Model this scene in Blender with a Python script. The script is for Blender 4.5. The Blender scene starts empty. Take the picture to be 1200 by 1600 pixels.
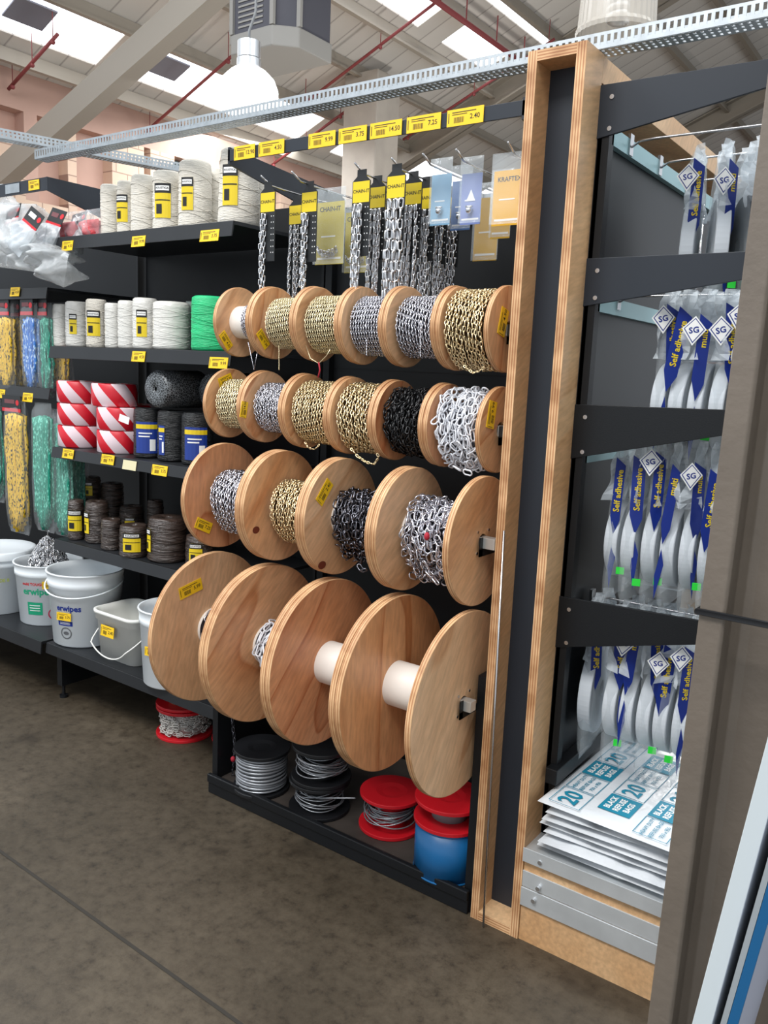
import bpy, math, random
import numpy as np
from mathutils import Matrix, Vector

random.seed(7)
rng = np.random.default_rng(7)
sc = bpy.context.scene
COL = sc.collection
PI = math.pi

# ------------------------------------------------------------------ camera
YAW, PITCH, ROLL, FPX = -0.61982212, -0.16923132, 0.04368199, 1293.187
CAM = np.array([0.0, 0.0, 1.5])


def cam_axes():
    f = np.array([math.sin(YAW) * math.cos(PITCH), math.cos(YAW) * math.cos(PITCH), math.sin(PITCH)])
    r = np.cross(f, [0, 0, 1.0]); r /= np.linalg.norm(r)
    u = np.cross(r, f)
    c, s = math.cos(ROLL), math.sin(ROLL)
    return c * r + s * u, -s * r + c * u, f


RX, UX, FX = cam_axes()
cd = bpy.data.cameras.new('camera')
cam = bpy.data.objects.new('camera', cd)
COL.objects.link(cam)
cd.sensor_fit = 'VERTICAL'
cd.sensor_height = 24.0
cd.sensor_width = 18.0
cd.lens = 24.0 * FPX / 1600
cd.clip_start = 0.02
cam.matrix_world = Matrix(((RX[0], UX[0], -FX[0], CAM[0]), (RX[1], UX[1], -FX[1], CAM[1]),
                           (RX[2], UX[2], -FX[2], CAM[2]), (0, 0, 0, 1)))
sc.camera = cam

# ------------------------------------------------------------------ world, lights, exposure
sc.view_settings.view_transform = 'Standard'
sc.view_settings.look = 'None'
sc.view_settings.gamma = 1
sc.view_settings.use_curve_mapping = False
sc.view_settings.exposure = 0.3
w = bpy.data.worlds.new('overcast'); sc.world = w
w.use_nodes = True
bg = w.node_tree.nodes['Background']
bg.inputs[0].default_value = (0.86, 0.93, 1.0, 1)
bg.inputs[1].default_value = 0.8


def area(name, loc, target, sx, sy, power, color=(1, 1, 1)):
    ld = bpy.data.lights.new(name, 'AREA')
    ld.shape = 'RECTANGLE'; ld.size = sx; ld.size_y = sy; ld.energy = power; ld.color = color
    o = bpy.data.objects.new(name, ld); COL.objects.link(o)
    o.location = loc
    o.rotation_euler = (Vector(target) - Vector(loc)).to_track_quat('-Z', 'Y').to_euler()
    return o


# daylight of the roof lights over the aisle in front of the shelving
area('skylight_daylight', (-1.2, -2.2, 6.6), (-1.4, 2.0, 1.0), 5.0, 1.6, 370, (1.0, 0.985, 0.96))
area('skylight_daylight', (-5.6, 0.6, 6.2), (-2.4, 2.0, 1.2), 4.0, 1.6, 215, (0.96, 0.98, 1.0))
area('skylight_daylight', (1.4, 3.6, 6.2), (-0.7, 2.2, 1.6), 3.0, 1.2, 120, (0.92, 0.97, 1.0))
area('skylight_daylight', (-9.3, 9.0, 4.9), (-9.8, 9.5, 0), 2.0, 7.0, 260, (0.95, 0.98, 1.0))


for i_, (x_, y_, z_, e_) in enumerate([(-6.2, 5.8, 2.5, 45), (-4.0, 6.0, 2.5, 85), (-1.6, 7.0, 2.6, 90), (-6.0, 11.5, 3.2, 110)]):  # unseen point lights added behind the shelving to brighten the roof
    l_ = bpy.data.lights.new('roof_fill_light', 'POINT'); l_.energy = e_; l_.shadow_soft_size = .25; l_.color = (1, .97, .92)
    o_ = bpy.data.objects.new('roof_fill_light', l_); COL.objects.link(o_); o_.location = (x_, y_, z_)


# ------------------------------------------------------------------ pixel ray helper (gives real positions on real planes)
def at(px, py, axis, val):
    v = RX * ((px - 600) / FPX) + UX * (-(py - 800) / FPX) + FX
    t = (val - CAM[axis]) / v[axis]
    return CAM + v * t


# ------------------------------------------------------------------ geometry helpers
class G:
    def __init__(s):
        s.v = []; s.n = 0; s.loops = []; s.cnt = []; s.mi = []; s.sm = []

    def add(s, VF, slot=0, smooth=False, m=None):
        V, F = VF
        V = np.asarray(V, float).reshape(-1, 3)
        if m is not None:
            V = tx(V, m)
        if isinstance(F, np.ndarray):
            s.loops.append((F + s.n).ravel()); k = len(F); c = np.full(k, F.shape[1])
        else:
            k = len(F)
            if k == 0: return s
            s.loops.append(np.array([i for f in F for i in f]) + s.n)
            c = np.array([len(f) for f in F])
        s.cnt.append(c); s.mi.append(np.full(k, slot)); s.sm.append(np.full(k, smooth))
        s.v.append(V); s.n += len(V)
        return s

    def mesh(s, name):
        me = bpy.data.meshes.new(name)
        V = np.concatenate(s.v); L = np.concatenate(s.loops); c = np.concatenate(s.cnt)
        me.vertices.add(len(V)); me.vertices.foreach_set('co', V.astype('f4').ravel())
        me.loops.add(len(L)); me.loops.foreach_set('vertex_index', L.astype('i4'))
        me.polygons.add(len(c))
        me.polygons.foreach_set('loop_start', np.concatenate([[0], np.cumsum(c)[:-1]]).astype('i4'))
        me.polygons.foreach_set('loop_total', c.astype('i4'))
        me.polygons.foreach_set('material_index', np.concatenate(s.mi).astype('i4'))
        me.polygons.foreach_set('use_smooth', np.concatenate(s.sm).astype(bool))
        me.update(calc_edges=True); me.validate()
        return me


def tx(V, m):
    m = np.array(m)
    return V @ m[:3, :3].T + m[:3, 3]


def T(x, y, z): return Matrix.Translation((x, y, z))
def RXm(a): return Matrix.Rotation(a, 4, 'X')
def RYm(a): return Matrix.Rotation(a, 4, 'Y')
def RZm(a): return Matrix.Rotation(a, 4, 'Z')


def obj(name, g, mats, parent=None, bevel=0, loc=None):
    me = g.mesh(name) if isinstance(g, G) else g
    if not isinstance(mats, (list, tuple)): mats = [mats]
    if not me.materials:
        for m in mats: me.materials.append(m)
    o = bpy.data.objects.new(name, me); COL.objects.link(o)
    if parent: o.parent = parent
    if loc is not None: o.location = loc
    if bevel:
        b = o.modifiers.new('bevel', 'BEVEL'); b.width = bevel; b.segments = 2; b.limit_method = 'ANGLE'
    return o


def tag(o, label, cat, group=None):
    o['label'] = label; o['category'] = cat
    if group: o['group'] = group
    return o


def thing(name, label, cat, loc=(0, 0, 0), rz=0, group=None):
    o = bpy.data.objects.new(name, None); COL.objects.link(o)
    o.empty_display_size = 0.05
    o.location = loc; o.rotation_euler = (0, 0, rz)
    return tag(o, label, cat, group)


def struct(name, g, mats, bevel=0):
    o = obj(name, g, mats, None, bevel); o['kind'] = 'structure'; return o


def dup(root, loc, label, group=None, rz=None, rot=None):
    r = root.copy(); COL.objects.link(r); r.location = loc; r['label'] = label
    if rz is not None: r.rotation_euler = (root.rotation_euler[0], root.rotation_euler[1], rz)
    if rot is not None: r.rotation_euler = rot
    if group: r['group'] = group
    for ch in list(root.children):
        c = ch.copy(); COL.objects.link(c); c.parent = r
        for gch in list(ch.children):
            d = gch.copy(); COL.objects.link(d); d.parent = c
    return r


BF = [(0, 3, 2, 1), (4, 5, 6, 7), (0, 1, 5, 4), (1, 2, 6, 5), (2, 3, 7, 6), (3, 0, 4, 7)]


def box(x0, x1, y0, y1, z0, z1):
    return np.array([(x0, y0, z0), (x1, y0, z0), (x1, y1, z0), (x0, y1, z0), (x0, y0, z1), (x1, y0, z1), (x1, y1, z1), (x0, y1, z1)], float), BF


def frame_of(d):
    d = np.asarray(d, float); d = d / np.linalg.norm(d)
    a = np.array([0, 0, 1.0]) if abs(d[2]) < 0.9 else np.array([1.0, 0, 0])
    u = np.cross(d, a); u /= np.linalg.norm(u)
    return d, u, np.cross(d, u)


def cyl(p0, p1, r0, r1=None, n=24, caps=True):
    r1 = r0 if r1 is None else r1
    p0 = np.asarray(p0, float); p1 = np.asarray(p1, float)
    d, u, v = frame_of(p1 - p0)
    a = np.linspace(0, 2 * PI, n, endpoint=False)
    c = np.cos(a)[:, None] * u + np.sin(a)[:, None] * v
    V = np.concatenate([p0 + c * r0, p1 + c * r1])
    F = [(i, (i + 1) % n, n + (i + 1) % n, n + i) for i in range(n)]
    if caps: F += [tuple(range(n))[::-1], tuple(range(n, 2 * n))]
    return V, F


def tube(P, r, n=8, closed=False, caps=True):
    P = np.asarray(P, float); m = len(P)
    if closed: D = np.roll(P, -1, 0) - np.roll(P, 1, 0)
    else: D = np.gradient(P, axis=0)
    D /= np.linalg.norm(D, axis=1)[:, None] + 1e-12
    _, u, _ = frame_of(D[0]); U = []
    for d in D:
        u = u - d * (u @ d); u /= np.linalg.norm(u) + 1e-12; U.append(u)
    U = np.array(U); W = np.cross(D, U)
    a = np.linspace(0, 2 * PI, n, endpoint=False)
    r = np.broadcast_to(np.asarray(r, float), (m,))
    V = P[:, None] + r[:, None, None] * (np.cos(a)[None, :, None] * U[:, None] + np.sin(a)[None, :, None] * W[:, None])
    q = m if closed else m - 1
    i = np.arange(q)[:, None]; j = np.arange(n)[None]
    a0 = i * n + j; a1 = i * n + (j + 1) % n; b0 = ((i + 1) % m) * n + j; b1 = ((i + 1) % m) * n + (j + 1) % n
    F = [tuple(x) for x in np.stack([a0, a1, b1, b0], -1).reshape(-1, 4)]
    if caps and not closed: F += [tuple(range(n))[::-1], tuple(range((m - 1) * n, m * n))]
    return V.reshape(-1, 3), F


def lathe(prof, n=48, axis='z'):
    """prof: list of (r, h); open profile, swept round the axis"""
    a = np.linspace(0, 2 * PI, n, endpoint=False)
    V = []
    for r, h in prof:
        if axis == 'z': V.append(np.stack([r * np.cos(a), r * np.sin(a), 0 * a + h], 1))
        else: V.append(np.stack([0 * a + h, r * np.cos(a), r * np.sin(a)], 1))
    m = len(prof); i = np.arange(m - 1)[:, None]; j = np.arange(n)[None]
    F = np.stack([i * n + j, i * n + (j + 1) % n, (i + 1) * n + (j + 1) % n, (i + 1) * n + j], -1).reshape(-1, 4)
    return np.concatenate(V), F


def sphere(c, r, n=16, m=10, sz=1):
    V, F = lathe([(r * math.sin(t) + 1e-5, -r * sz * math.cos(t)) for t in np.linspace(0, PI, m)], n)
    return V + np.asarray(c), F


def prism(pts, y0, y1, axis='y'):
    """closed 2D outline (x,z) swept along y; axis 'x' takes (y,z) along x, 'z' takes (x,y) along z"""
    n = len(pts); V = []
    for h in (y0, y1):
        for a, b in pts:
            V.append({'y': (a, h, b), 'x': (h, a, b), 'z': (a, b, h)}[axis])
    return np.array(V, float), [tuple(range(n)), tuple(range(n, 2 * n))[::-1]] + [(i, n + i, n + (i + 1) % n, (i + 1) % n) for i in range(n)]


def pillow(w, d, h, nu=16, nv=20, p=0.45, wr=0.0, seed=0, top=1.0):
    """soft flattened bag: w along x, d along y (thickness), h along z, base at z=0"""
    r = np.random.default_rng(seed)
    U = np.linspace(-1, 1, nu); Vv = np.linspace(0, 1, nv)
    u, v = np.meshgrid(U, Vv, indexing='ij')
    prof = (np.clip(1 - np.abs(u) ** 3, 0, 1) ** p) * (np.clip(1 - np.abs(2 * v - 1) ** 4, 0, 1) ** p)
    ph = r.uniform(0, 6, 8)
    nz = sum(np.sin(u * (3 + 2.3 * k) * 1.3 + ph[k]) * np.sin(v * (5 + 3.1 * k) + ph[k + 4]) / (1 + .4 * k) for k in range(4))
    t = d / 2 * prof * (1 + wr * nz)
    x = u * w / 2 * (1 - (1 - top) * v) + wr * .02 * nz * w
    A = np.stack([x, -t, v * h], -1).reshape(-1, 3); B = np.stack([x, t + wr * d * .2 * nz * prof, v * h], -1).reshape(-1, 3)
    i = np.arange(nu - 1)[:, None]; j = np.arange(nv - 1)[None]
    f = np.stack([i * nv + j, (i + 1) * nv + j, (i + 1) * nv + j + 1, i * nv + j + 1], -1).reshape(-1, 4)
    return np.concatenate([A, B]), np.concatenate([f, f[:, ::-1] + nu * nv])


_tc = {}


def text(s, size=0.02, m=None, bold=0.0, squash=1.0):
    """flat lettering centred on the origin in the XZ plane, read from -y"""
    k = (s, bold)
    if k not in _tc:
        cu = bpy.data.curves.new('t', 'FONT'); cu.body = s; cu.size = 1; cu.align_x = 'CENTER'; cu.align_y = 'CENTER'
        cu.offset = bold; cu.resolution_u = 2
        o = bpy.data.objects.new('t', cu)
        COL.objects.link(o)
        dg = bpy.context.evaluated_depsgraph_get()
        me = bpy.data.meshes.new_from_object(o.evaluated_get(dg))
        V = np.array([v.co[:] for v in me.vertices]); F = [tuple(p.vertices) for p in me.polygons]
        bpy.data.objects.remove(o); bpy.data.curves.remove(cu); bpy.data.meshes.remove(me)
        _tc[k] = (V, F)
    V, F = _tc[k]
    V = np.stack([V[:, 0] * size * squash, V[:, 1] * 0, V[:, 1] * size], 1)
    if m is not None: V = tx(V, m)
    return V, F


# ---- chain links
def link_template(L, W, r, seg=10, cs=4):
    a = np.linspace(0, 2 * PI, seg, endpoint=False)
    hl = (L - W) / 2; rr = W / 2 - r
    cx = np.cos(a) * rr + np.sign(np.cos(a)) * hl; cy = np.sin(a) * rr
    P = np.stack([cx, cy, 0 * a], 1)
    nrm = np.stack([np.cos(a), np.sin(a), 0 * a], 1)
    b = np.linspace(0, 2 * PI, cs, endpoint=False) + PI / 4
    V = P[:, None] + r * (np.cos(b)[None, :, None] * nrm[:, None] + np.sin(b)[None, :, None] * np.array([0, 0, 1.0]))
    i = np.arange(seg)[:, None]; j = np.arange(cs)[None]
    F = np.stack([i * cs + j, i * cs + (j + 1) % cs, ((i + 1) % seg) * cs + (j + 1) % cs, ((i + 1) % seg) * cs + j], -1).reshape(-1, 4)
    return V.reshape(-1, 3), F


def links(P, D, N, L, W, r, roll, seg=10, cs=4):
    """P centres, D directions, N reference normals, roll angles -> one array mesh"""
    V0, F0 = link_template(L, W, r, seg, cs)
    D = D / np.linalg.norm(D, axis=1)[:, None]
    N = N - D * np.sum(N * D, 1)[:, None]; N /= np.linalg.norm(N, axis=1)[:, None]
    B = np.cross(D, N)
    c, s = np.cos(roll)[:, None], np.sin(roll)[:, None]
    Y = c * N + s * B; Z = -s * N + c * B
    V = P[:, None] + V0[None, :, 0:1] * D[:, None] + V0[None, :, 1:2] * Y[:, None] + V0[None, :, 2:3] * Z[:, None]
    n = len(P); m = len(V0)
    F = (F0[None] + (np.arange(n) * m)[:, None, None]).reshape(-1, 4)
    return V.reshape(-1, 3), F


def wound(x0, x1, R, L, W, r, jit=0.25, layers=1, lay=1.0, bumpy=0.0, seg=8, cs=4, gap=1.02, sag=0.0):
    """chain wound on a core along x"""
    out = []
    pitch = L - 2 * r * 1.1
    for k in range(layers):
        Rk = R - W * .45 - k * W * .7
        turns = max(1, (x1 - x0 - W * .6) / (W * gap))
        n = int(turns * 2 * PI * Rk / pitch)
        t = np.arange(n) / n
        th = t * turns * 2 * PI + k * 1.3
        x = x0 + W * .4 + (x1 - x0 - W * .8) * t
        if bumpy:
            rad = Rk + bumpy * (np.sin(th * .5 + x * 60) * .5 + np.sin(x * 140 + th * 1.7) * .5 + rng.normal(0, .35, n))
            x = x + rng.normal(0, bumpy * .6, n)
            x = np.clip(x, x0 + W * .5, x1 - W * .5)
        else:
            rad = Rk + rng.normal(0, W * .06, n)
        sg = sag * np.clip(-np.sin(th), 0, 1) ** 3
        P = np.stack([x, np.cos(th) * rad, np.sin(th) * (rad + sg)], 1)
        D = np.stack([np.full(n, (x1 - x0) / (turns * 2 * PI * Rk)), -np.sin(th), np.cos(th)], 1)
        D += rng.normal(0, jit * .35, (n, 3))
        N = np.stack([0 * th, np.cos(th), np.sin(th)], 1)
        roll = np.where(np.arange(n) % 2 == 0, PI / 4, -PI / 4) + PI / 2 * 0 + rng.normal(0, jit, n)
        out.append(links(P, D, N, L, W, r, roll, seg, cs))
    return out


def strand(p0, p1, L, W, r, jit=0.15, seg=10, cs=5, curve=0.0):
    p0 = np.asarray(p0, float); p1 = np.asarray(p1, float)
    d = np.linalg.norm(p1 - p0); pitch = L - 2 * r * 1.05
    n = max(1, int(d / pitch)); t = (np.arange(n) + .5) / n
    P = p0 + (p1 - p0) * t[:, None] + rng.normal(0, W * .06, (n, 3))
    P[:, 0] += curve * np.sin(t * PI)
    D = np.tile(p1 - p0, (n, 1)) + rng.normal(0, jit * .2 * d, (n, 3))
    N = np.tile(np.array([0.8, 0.6, 0]), (n, 1))
    roll = (np.arange(n) % 2) * PI / 2 + rng.normal(0, jit, n) + rng.uniform(0, 6)
    return links(P, D, N, L, W, r, roll, seg, cs)


# ------------------------------------------------------------------ materials
def lin(c):
    return tuple((v / 255 / 12.92) if v / 255 <= 0.04045 else ((v / 255 + 0.055) / 1.055) ** 2.4 for v in c)


MATS = {}


def mat(name, rgb, rough=.6, metal=0.0, noise=0.0, nscale=20, bump=0.0, bscale=60, spec=.5, emit=None, alpha=1.0, coat=0, stretch=(1, 1, 1)):
    if name in MATS: return MATS[name]
    m = bpy.data.materials.new(name); m.use_nodes = True
    nt = m.node_tree; b = nt.nodes['Principled BSDF']
    c = lin(rgb)
    b.inputs['Base Color'].default_value = (*c, 1)
    b.inputs['Roughness'].default_value = rough
    b.inputs['Metallic'].default_value = metal
    b.inputs['Specular IOR Level'].default_value = spec
    b.inputs['Coat Weight'].default_value = coat
    tcn = None

    def coords():
        nonlocal tcn
        if tcn is None:
            t = nt.nodes.new('ShaderNodeTexCoord'); mp = nt.nodes.new('ShaderNodeMapping')
            mp.inputs['Scale'].default_value = stretch
            nt.links.new(t.outputs['Object'], mp.inputs[0]); tcn = mp
        return tcn.outputs[0]
    if noise:
        n = nt.nodes.new('ShaderNodeTexNoise'); n.inputs['Scale'].default_value = nscale; n.inputs['Detail'].default_value = 6
        r = nt.nodes.new('ShaderNodeValToRGB')
        lo = tuple(max(0, v * (1 - noise)) for v in c); hi = tuple(min(1, v * (1 + noise)) for v in c)
        r.color_ramp.elements[0].color = (*lo, 1); r.color_ramp.elements[1].color = (*hi, 1)
        r.color_ramp.elements[0].position = .3; r.color_ramp.elements[1].position = .7
        nt.links.new(coords(), n.inputs['Vector']); nt.links.new(n.outputs[0], r.inputs[0]); nt.links.new(r.outputs[0], b.inputs['Base Color'])
    if bump:
        n = nt.nodes.new('ShaderNodeTexNoise'); n.inputs['Scale'].default_value = bscale; n.inputs['Detail'].default_value = 4
        bp = nt.nodes.new('ShaderNodeBump'); bp.inputs['Strength'].default_value = bump; bp.inputs['Distance'].default_value = .01
        nt.links.new(coords(), n.inputs['Vector']); nt.links.new(n.outputs[0], bp.inputs['Height']); nt.links.new(bp.outputs[0], b.inputs['Normal'])
    if emit:
        b.inputs['Emission Color'].default_value = (*c, 1); b.inputs['Emission Strength'].default_value = emit
    if alpha < 1:
        b.inputs['Alpha'].default_value = alpha
    MATS[name] = m
    return m


def nodes_mat(name, rough=.5, metal=0):
    m = bpy.data.materials.new(name); m.use_nodes = True
    nt = m.node_tree; b = nt.nodes['Principled BSDF']
    b.inputs['Roughness'].default_value = rough; b.inputs['Metallic'].default_value = metal
    MATS[name] = m
    return m, nt, b


def ramp(nt, stops, const=False):
    r = nt.nodes.new('ShaderNodeValToRGB'); e = r.color_ramp.elements
    if const: r.color_ramp.interpolation = 'CONSTANT'
    e[0].position = stops[0][0]; e[0].color = (*lin(stops[0][1]), 1)
    e[1].position = stops[1][0]; e[1].color = (*lin(stops[1][1]), 1)
    for p, c in stops[2:]:
        q = e.new(p); q.color = (*lin(c), 1)
    return r


def wood_face(name, light, dark, ring=9.0):
    m, nt, b = nodes_mat(name, .38)
    tc = nt.nodes.new('ShaderNodeTexCoord'); oi = nt.nodes.new('ShaderNodeObjectInfo')
    ml = nt.nodes.new('ShaderNodeMath'); ml.operation = 'MULTIPLY'; ml.inputs[1].default_value = 37.0
    cb = nt.nodes.new('ShaderNodeCombineXYZ'); nt.links.new(oi.outputs['Random'], ml.inputs[0])
    for k in range(3): nt.links.new(ml.outputs[0], cb.inputs[k])
    rot = nt.nodes.new('ShaderNodeVectorRotate'); rot.rotation_type = 'X_AXIS'
    m2 = nt.nodes.new('ShaderNodeMath'); m2.operation = 'MULTIPLY'; m2.inputs[1].default_value = 1.3
    nt.links.new(oi.outputs['Random'], m2.inputs[0]); nt.links.new(m2.outputs[0], rot.inputs['Angle'])
    nt.links.new(tc.outputs['Object'], rot.inputs['Vector'])
    mp = nt.nodes.new('ShaderNodeMapping'); mp.inputs['Scale'].default_value = (1, 1.0, .22)
    nt.links.new(rot.outputs[0], mp.inputs[0])
    ad = nt.nodes.new('ShaderNodeVectorMath'); ad.operation = 'ADD'
    nt.links.new(mp.outputs[0], ad.inputs[0]); nt.links.new(cb.outputs[0], ad.inputs[1])
    n1 = nt.nodes.new('ShaderNodeTexNoise'); n1.inputs['Scale'].default_value = 2.6; n1.inputs['Detail'].default_value = 2; n1.inputs['Distortion'].default_value = .4
    nt.links.new(ad.outputs[0], n1.inputs['Vector'])
    mm = nt.nodes.new('ShaderNodeMath'); mm.operation = 'MULTIPLY'; mm.inputs[1].default_value = ring
    nt.links.new(n1.outputs[0], mm.inputs[0])
    fr = nt.nodes.new('ShaderNodeMath'); fr.operation = 'FRACT'; nt.links.new(mm.outputs[0], fr.inputs[0])
    mid = tuple((a * .55 + d * .45) for a, d in zip(light, dark))
    r = ramp(nt, [(0, light), (.55, light), (.86, mid), (.95, dark), (1.0, light)])
    nt.links.new(fr.outputs[0], r.inputs[0])
    # fine fibres and large tone drift
    n2 = nt.nodes.new('ShaderNodeTexNoise'); n2.inputs['Scale'].default_value = 90; n2.inputs['Detail'].default_value = 3
    nt.links.new(ad.outputs[0], n2.inputs['Vector'])
    r2 = ramp(nt, [(.3, (225, 225, 225)), (.7, (255, 255, 255))]); nt.links.new(n2.outputs[0], r2.inputs[0])
    n3 = nt.nodes.new('ShaderNodeTexNoise'); n3.inputs['Scale'].default_value = 5; nt.links.new(ad.outputs[0], n3.inputs['Vector'])
    r3 = ramp(nt, [(.3, (238, 222, 205)), (.7, (255, 255, 255))]); nt.links.new(n3.outputs[0], r3.inputs[0])
    a = nt.nodes.new('ShaderNodeMix'); a.data_type = 'RGBA'; a.blend_type = 'MULTIPLY'; a.inputs[0].default_value = 1
    nt.links.new(r.outputs[0], a.inputs[6]); nt.links.new(r2.outputs[0], a.inputs[7])
    c = nt.nodes.new('ShaderNodeMix'); c.data_type = 'RGBA'; c.blend_type = 'MULTIPLY'; c.inputs[0].default_value = 1
    nt.links.new(a.outputs[2], c.inputs[6]); nt.links.new(r3.outputs[0], c.inputs[7])
    nt.links.new(c.outputs[2], b.inputs['Base Color'])
    return m


def ply_edge(name, comp, plies, light=(226, 184, 138), dark=(158, 104, 66)):
    m, nt, b = nodes_mat(name, .6)
    tc = nt.nodes.new('ShaderNodeTexCoord'); sp = nt.nodes.new('ShaderNodeSeparateXYZ')
    nt.links.new(tc.outputs['Generated'], sp.inputs[0])
    mm = nt.nodes.new('ShaderNodeMath'); mm.operation = 'MULTIPLY'; mm.inputs[1].default_value = plies / 2
    nt.links.new(sp.outputs[comp], mm.inputs[0])
    n = nt.nodes.new('ShaderNodeTexNoise'); n.inputs['Scale'].default_value = 40
    nt.links.new(tc.outputs['Object'], n.inputs['Vector'])
    ad = nt.nodes.new('ShaderNodeMath'); ad.operation = 'MULTIPLY_ADD'; ad.inputs[1].default_value = .12
    nt.links.new(n.outputs[0], ad.inputs[0]); nt.links.new(mm.outputs[0], ad.inputs[2])
    fr = nt.nodes.new('ShaderNodeMath'); fr.operation = 'FRACT'; nt.links.new(ad.outputs[0], fr.inputs[0])
    r = ramp(nt, [(0, light), (.48, light), (.56, dark), (.70, (205, 150, 104)), (.9, dark), (.97, light)])
    nt.links.new(fr.outputs[0], r.inputs[0])
    n2 = nt.nodes.new('ShaderNodeTexNoise'); n2.inputs['Scale'].default_value = 14
    nt.links.new(tc.outputs['Object'], n2.inputs['Vector'])
    r2 = ramp(nt, [(.35, (205, 190, 175)), (.65, (255, 255, 255))]); nt.links.new(n2.outputs[0], r2.inputs[0])
    a = nt.nodes.new('ShaderNodeMix'); a.data_type = 'RGBA'; a.blend_type = 'MULTIPLY'; a.inputs[0].default_value = 1
    nt.links.new(r.outputs[0], a.inputs[6]); nt.links.new(r2.outputs[0], a.inputs[7])
    nt.links.new(a.outputs[2], b.inputs['Base Color'])
    return m


PINE = wood_face('pine_face_warm', (234, 186, 142), (204, 142, 96), 8)
PINE_R = wood_face('pine_face_red', (226, 168, 126), (190, 120, 80), 10)
PINE_P = wood_face('pine_face_pale', (236, 196, 156), (212, 164, 122), 5)
BIRCH = wood_face('birch_face', (228, 190, 146), (214, 170, 124), 3)
EDGE_X = ply_edge('plywood_edge_round', 'X', 5)
EDGE_FX = ply_edge('plywood_edge_upright', 'X', 7)
EDGE_FZ = ply_edge('plywood_edge_level', 'Z', 7)

BLACK = mat('black_powder_coat', (17, 19, 22), .42, spec=.35, bump=.05, bscale=300)
SLATE = mat('slate_powder_coat', (36, 41, 49), .45, spec=.4)
SHELFM = mat('dark_shelf_steel', (30, 32, 35), .4, spec=.45, noise=.12, nscale=8)
STEELB = mat('bright_galvanised_band', (214, 218, 220), .34, .55, noise=.08, nscale=12)
PANEL = mat('black_back_panel', (17, 19, 22), .45, spec=.3, noise=.1, nscale=3)
SILVER = mat('bright_zinc', (212, 212, 214), .26, 1)
NICKEL = mat('nickel_chain_metal', (214, 214, 222), .26, .9)
STEEL = mat('galvanised_steel', (178, 184, 188), .42, .85, noise=.12, nscale=30)
GOLD = mat('brass_plated', (240, 218, 174), .28, .85)
PALEGOLD = mat('pale_brass', (244, 230, 190), .32, .8)
DKCHAIN = mat('dark_steel_chain', (112, 112, 120), .3, 1)
BLKCHAIN = mat('black_chain', (20, 20, 22), .3, .2, spec=.6)
WHTCHAIN = mat('white_coated_chain', (228, 230, 236), .35)
PIPE = mat('white_pipe', (236, 230, 222), .45)
YEL = mat('price_yellow', (240, 196, 28), .5)
YELD = mat('package_yellow', (224, 196, 30), .4)
INK = mat('black_print', (22, 22, 24), .6)
WHT = mat('white_print', (238, 238, 236), .5)
RED = mat('red_plastic', (196, 22, 34), .4)
DKRED = mat('red_thread', (170, 30, 50), .7)
CORKBRN = mat('knot_brown', (104, 44, 26), .6)
BLUE = mat('blue_tape', (24, 96, 150), .35, noise=.15, nscale=6)
TWINE = mat('white_twine', (226, 220, 208), .8, bump=.6, bscale=160, stretch=(.3, .3, 3), noise=.06, nscale=60)
TWINE2 = mat('white_twine_wrapped', (216, 214, 208), .3, bump=.4, bscale=60, stretch=(.5, .5, 2))
GREEN = mat('green_twine', (36, 190, 122), .4, bump=.5, bscale=120, stretch=(.4, .4, 3), noise=.2, nscale=25)
BRTWINE = mat('dark_brown_twine', (62, 50, 44), .22, spec=.9, bump=1.0, bscale=70, stretch=(.3, .3, 3), noise=.4, nscale=50)
BLKROPE = mat('black_rope', (26, 28, 30), .35, bump=.7, bscale=120, stretch=(.4, .4, 3))
FILM = mat('clear_film', (226, 234, 238), .12, spec=.8, alpha=.22, bump=.5, bscale=26)
FILMW = mat('milky_film', (220, 228, 234), .2, spec=.8, alpha=.5, bump=.6, bscale=30)
FOAM = mat('grey_white_foam', (196, 202, 208), .8)
FOAMDK = mat('charcoal_foam', (52, 58, 66), .85)
NAVY = mat('navy_print', (20, 44, 128), .4)
CARD = mat('black_card', (24, 26, 28), .45)
BUCKET = mat('white_bucket_plastic', (228, 234, 238), .35)
TUB = mat('off_white_tub_plastic', (230, 230, 224), .4)
TEAL = mat('teal_print', (20, 128, 156), .5)
GRN = mat('green_print', (20, 150, 110), .5)
NEON = mat('neon_green_sticker', (40, 210, 60), .5)
TAUPE = mat('taupe_paint', (106, 96, 86), .5, noise=.1, nscale=5, bump=.15, bscale=40)
CONC = mat('concrete_column', (168, 160, 150), .8, noise=.08, nscale=4)
ROOFM = mat('roof_sheet', (150, 144, 138), .7)
BEAM = mat('beam_paint', (150, 142, 130), .6)
PURLIN = mat('purlin_paint', (172, 164, 152), .6)
PIPERED = mat('red_pipe', (134, 58, 60), .6)
SKY = mat('roof_light_sheet', (246, 250, 255), .5, emit=2.2)
CARPETG = mat('grey_plastic', (120, 122, 124), .5)
BAGW = mat('white_refuse_film', (216, 220, 224), .3, bump=.5, bscale=20)


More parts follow.
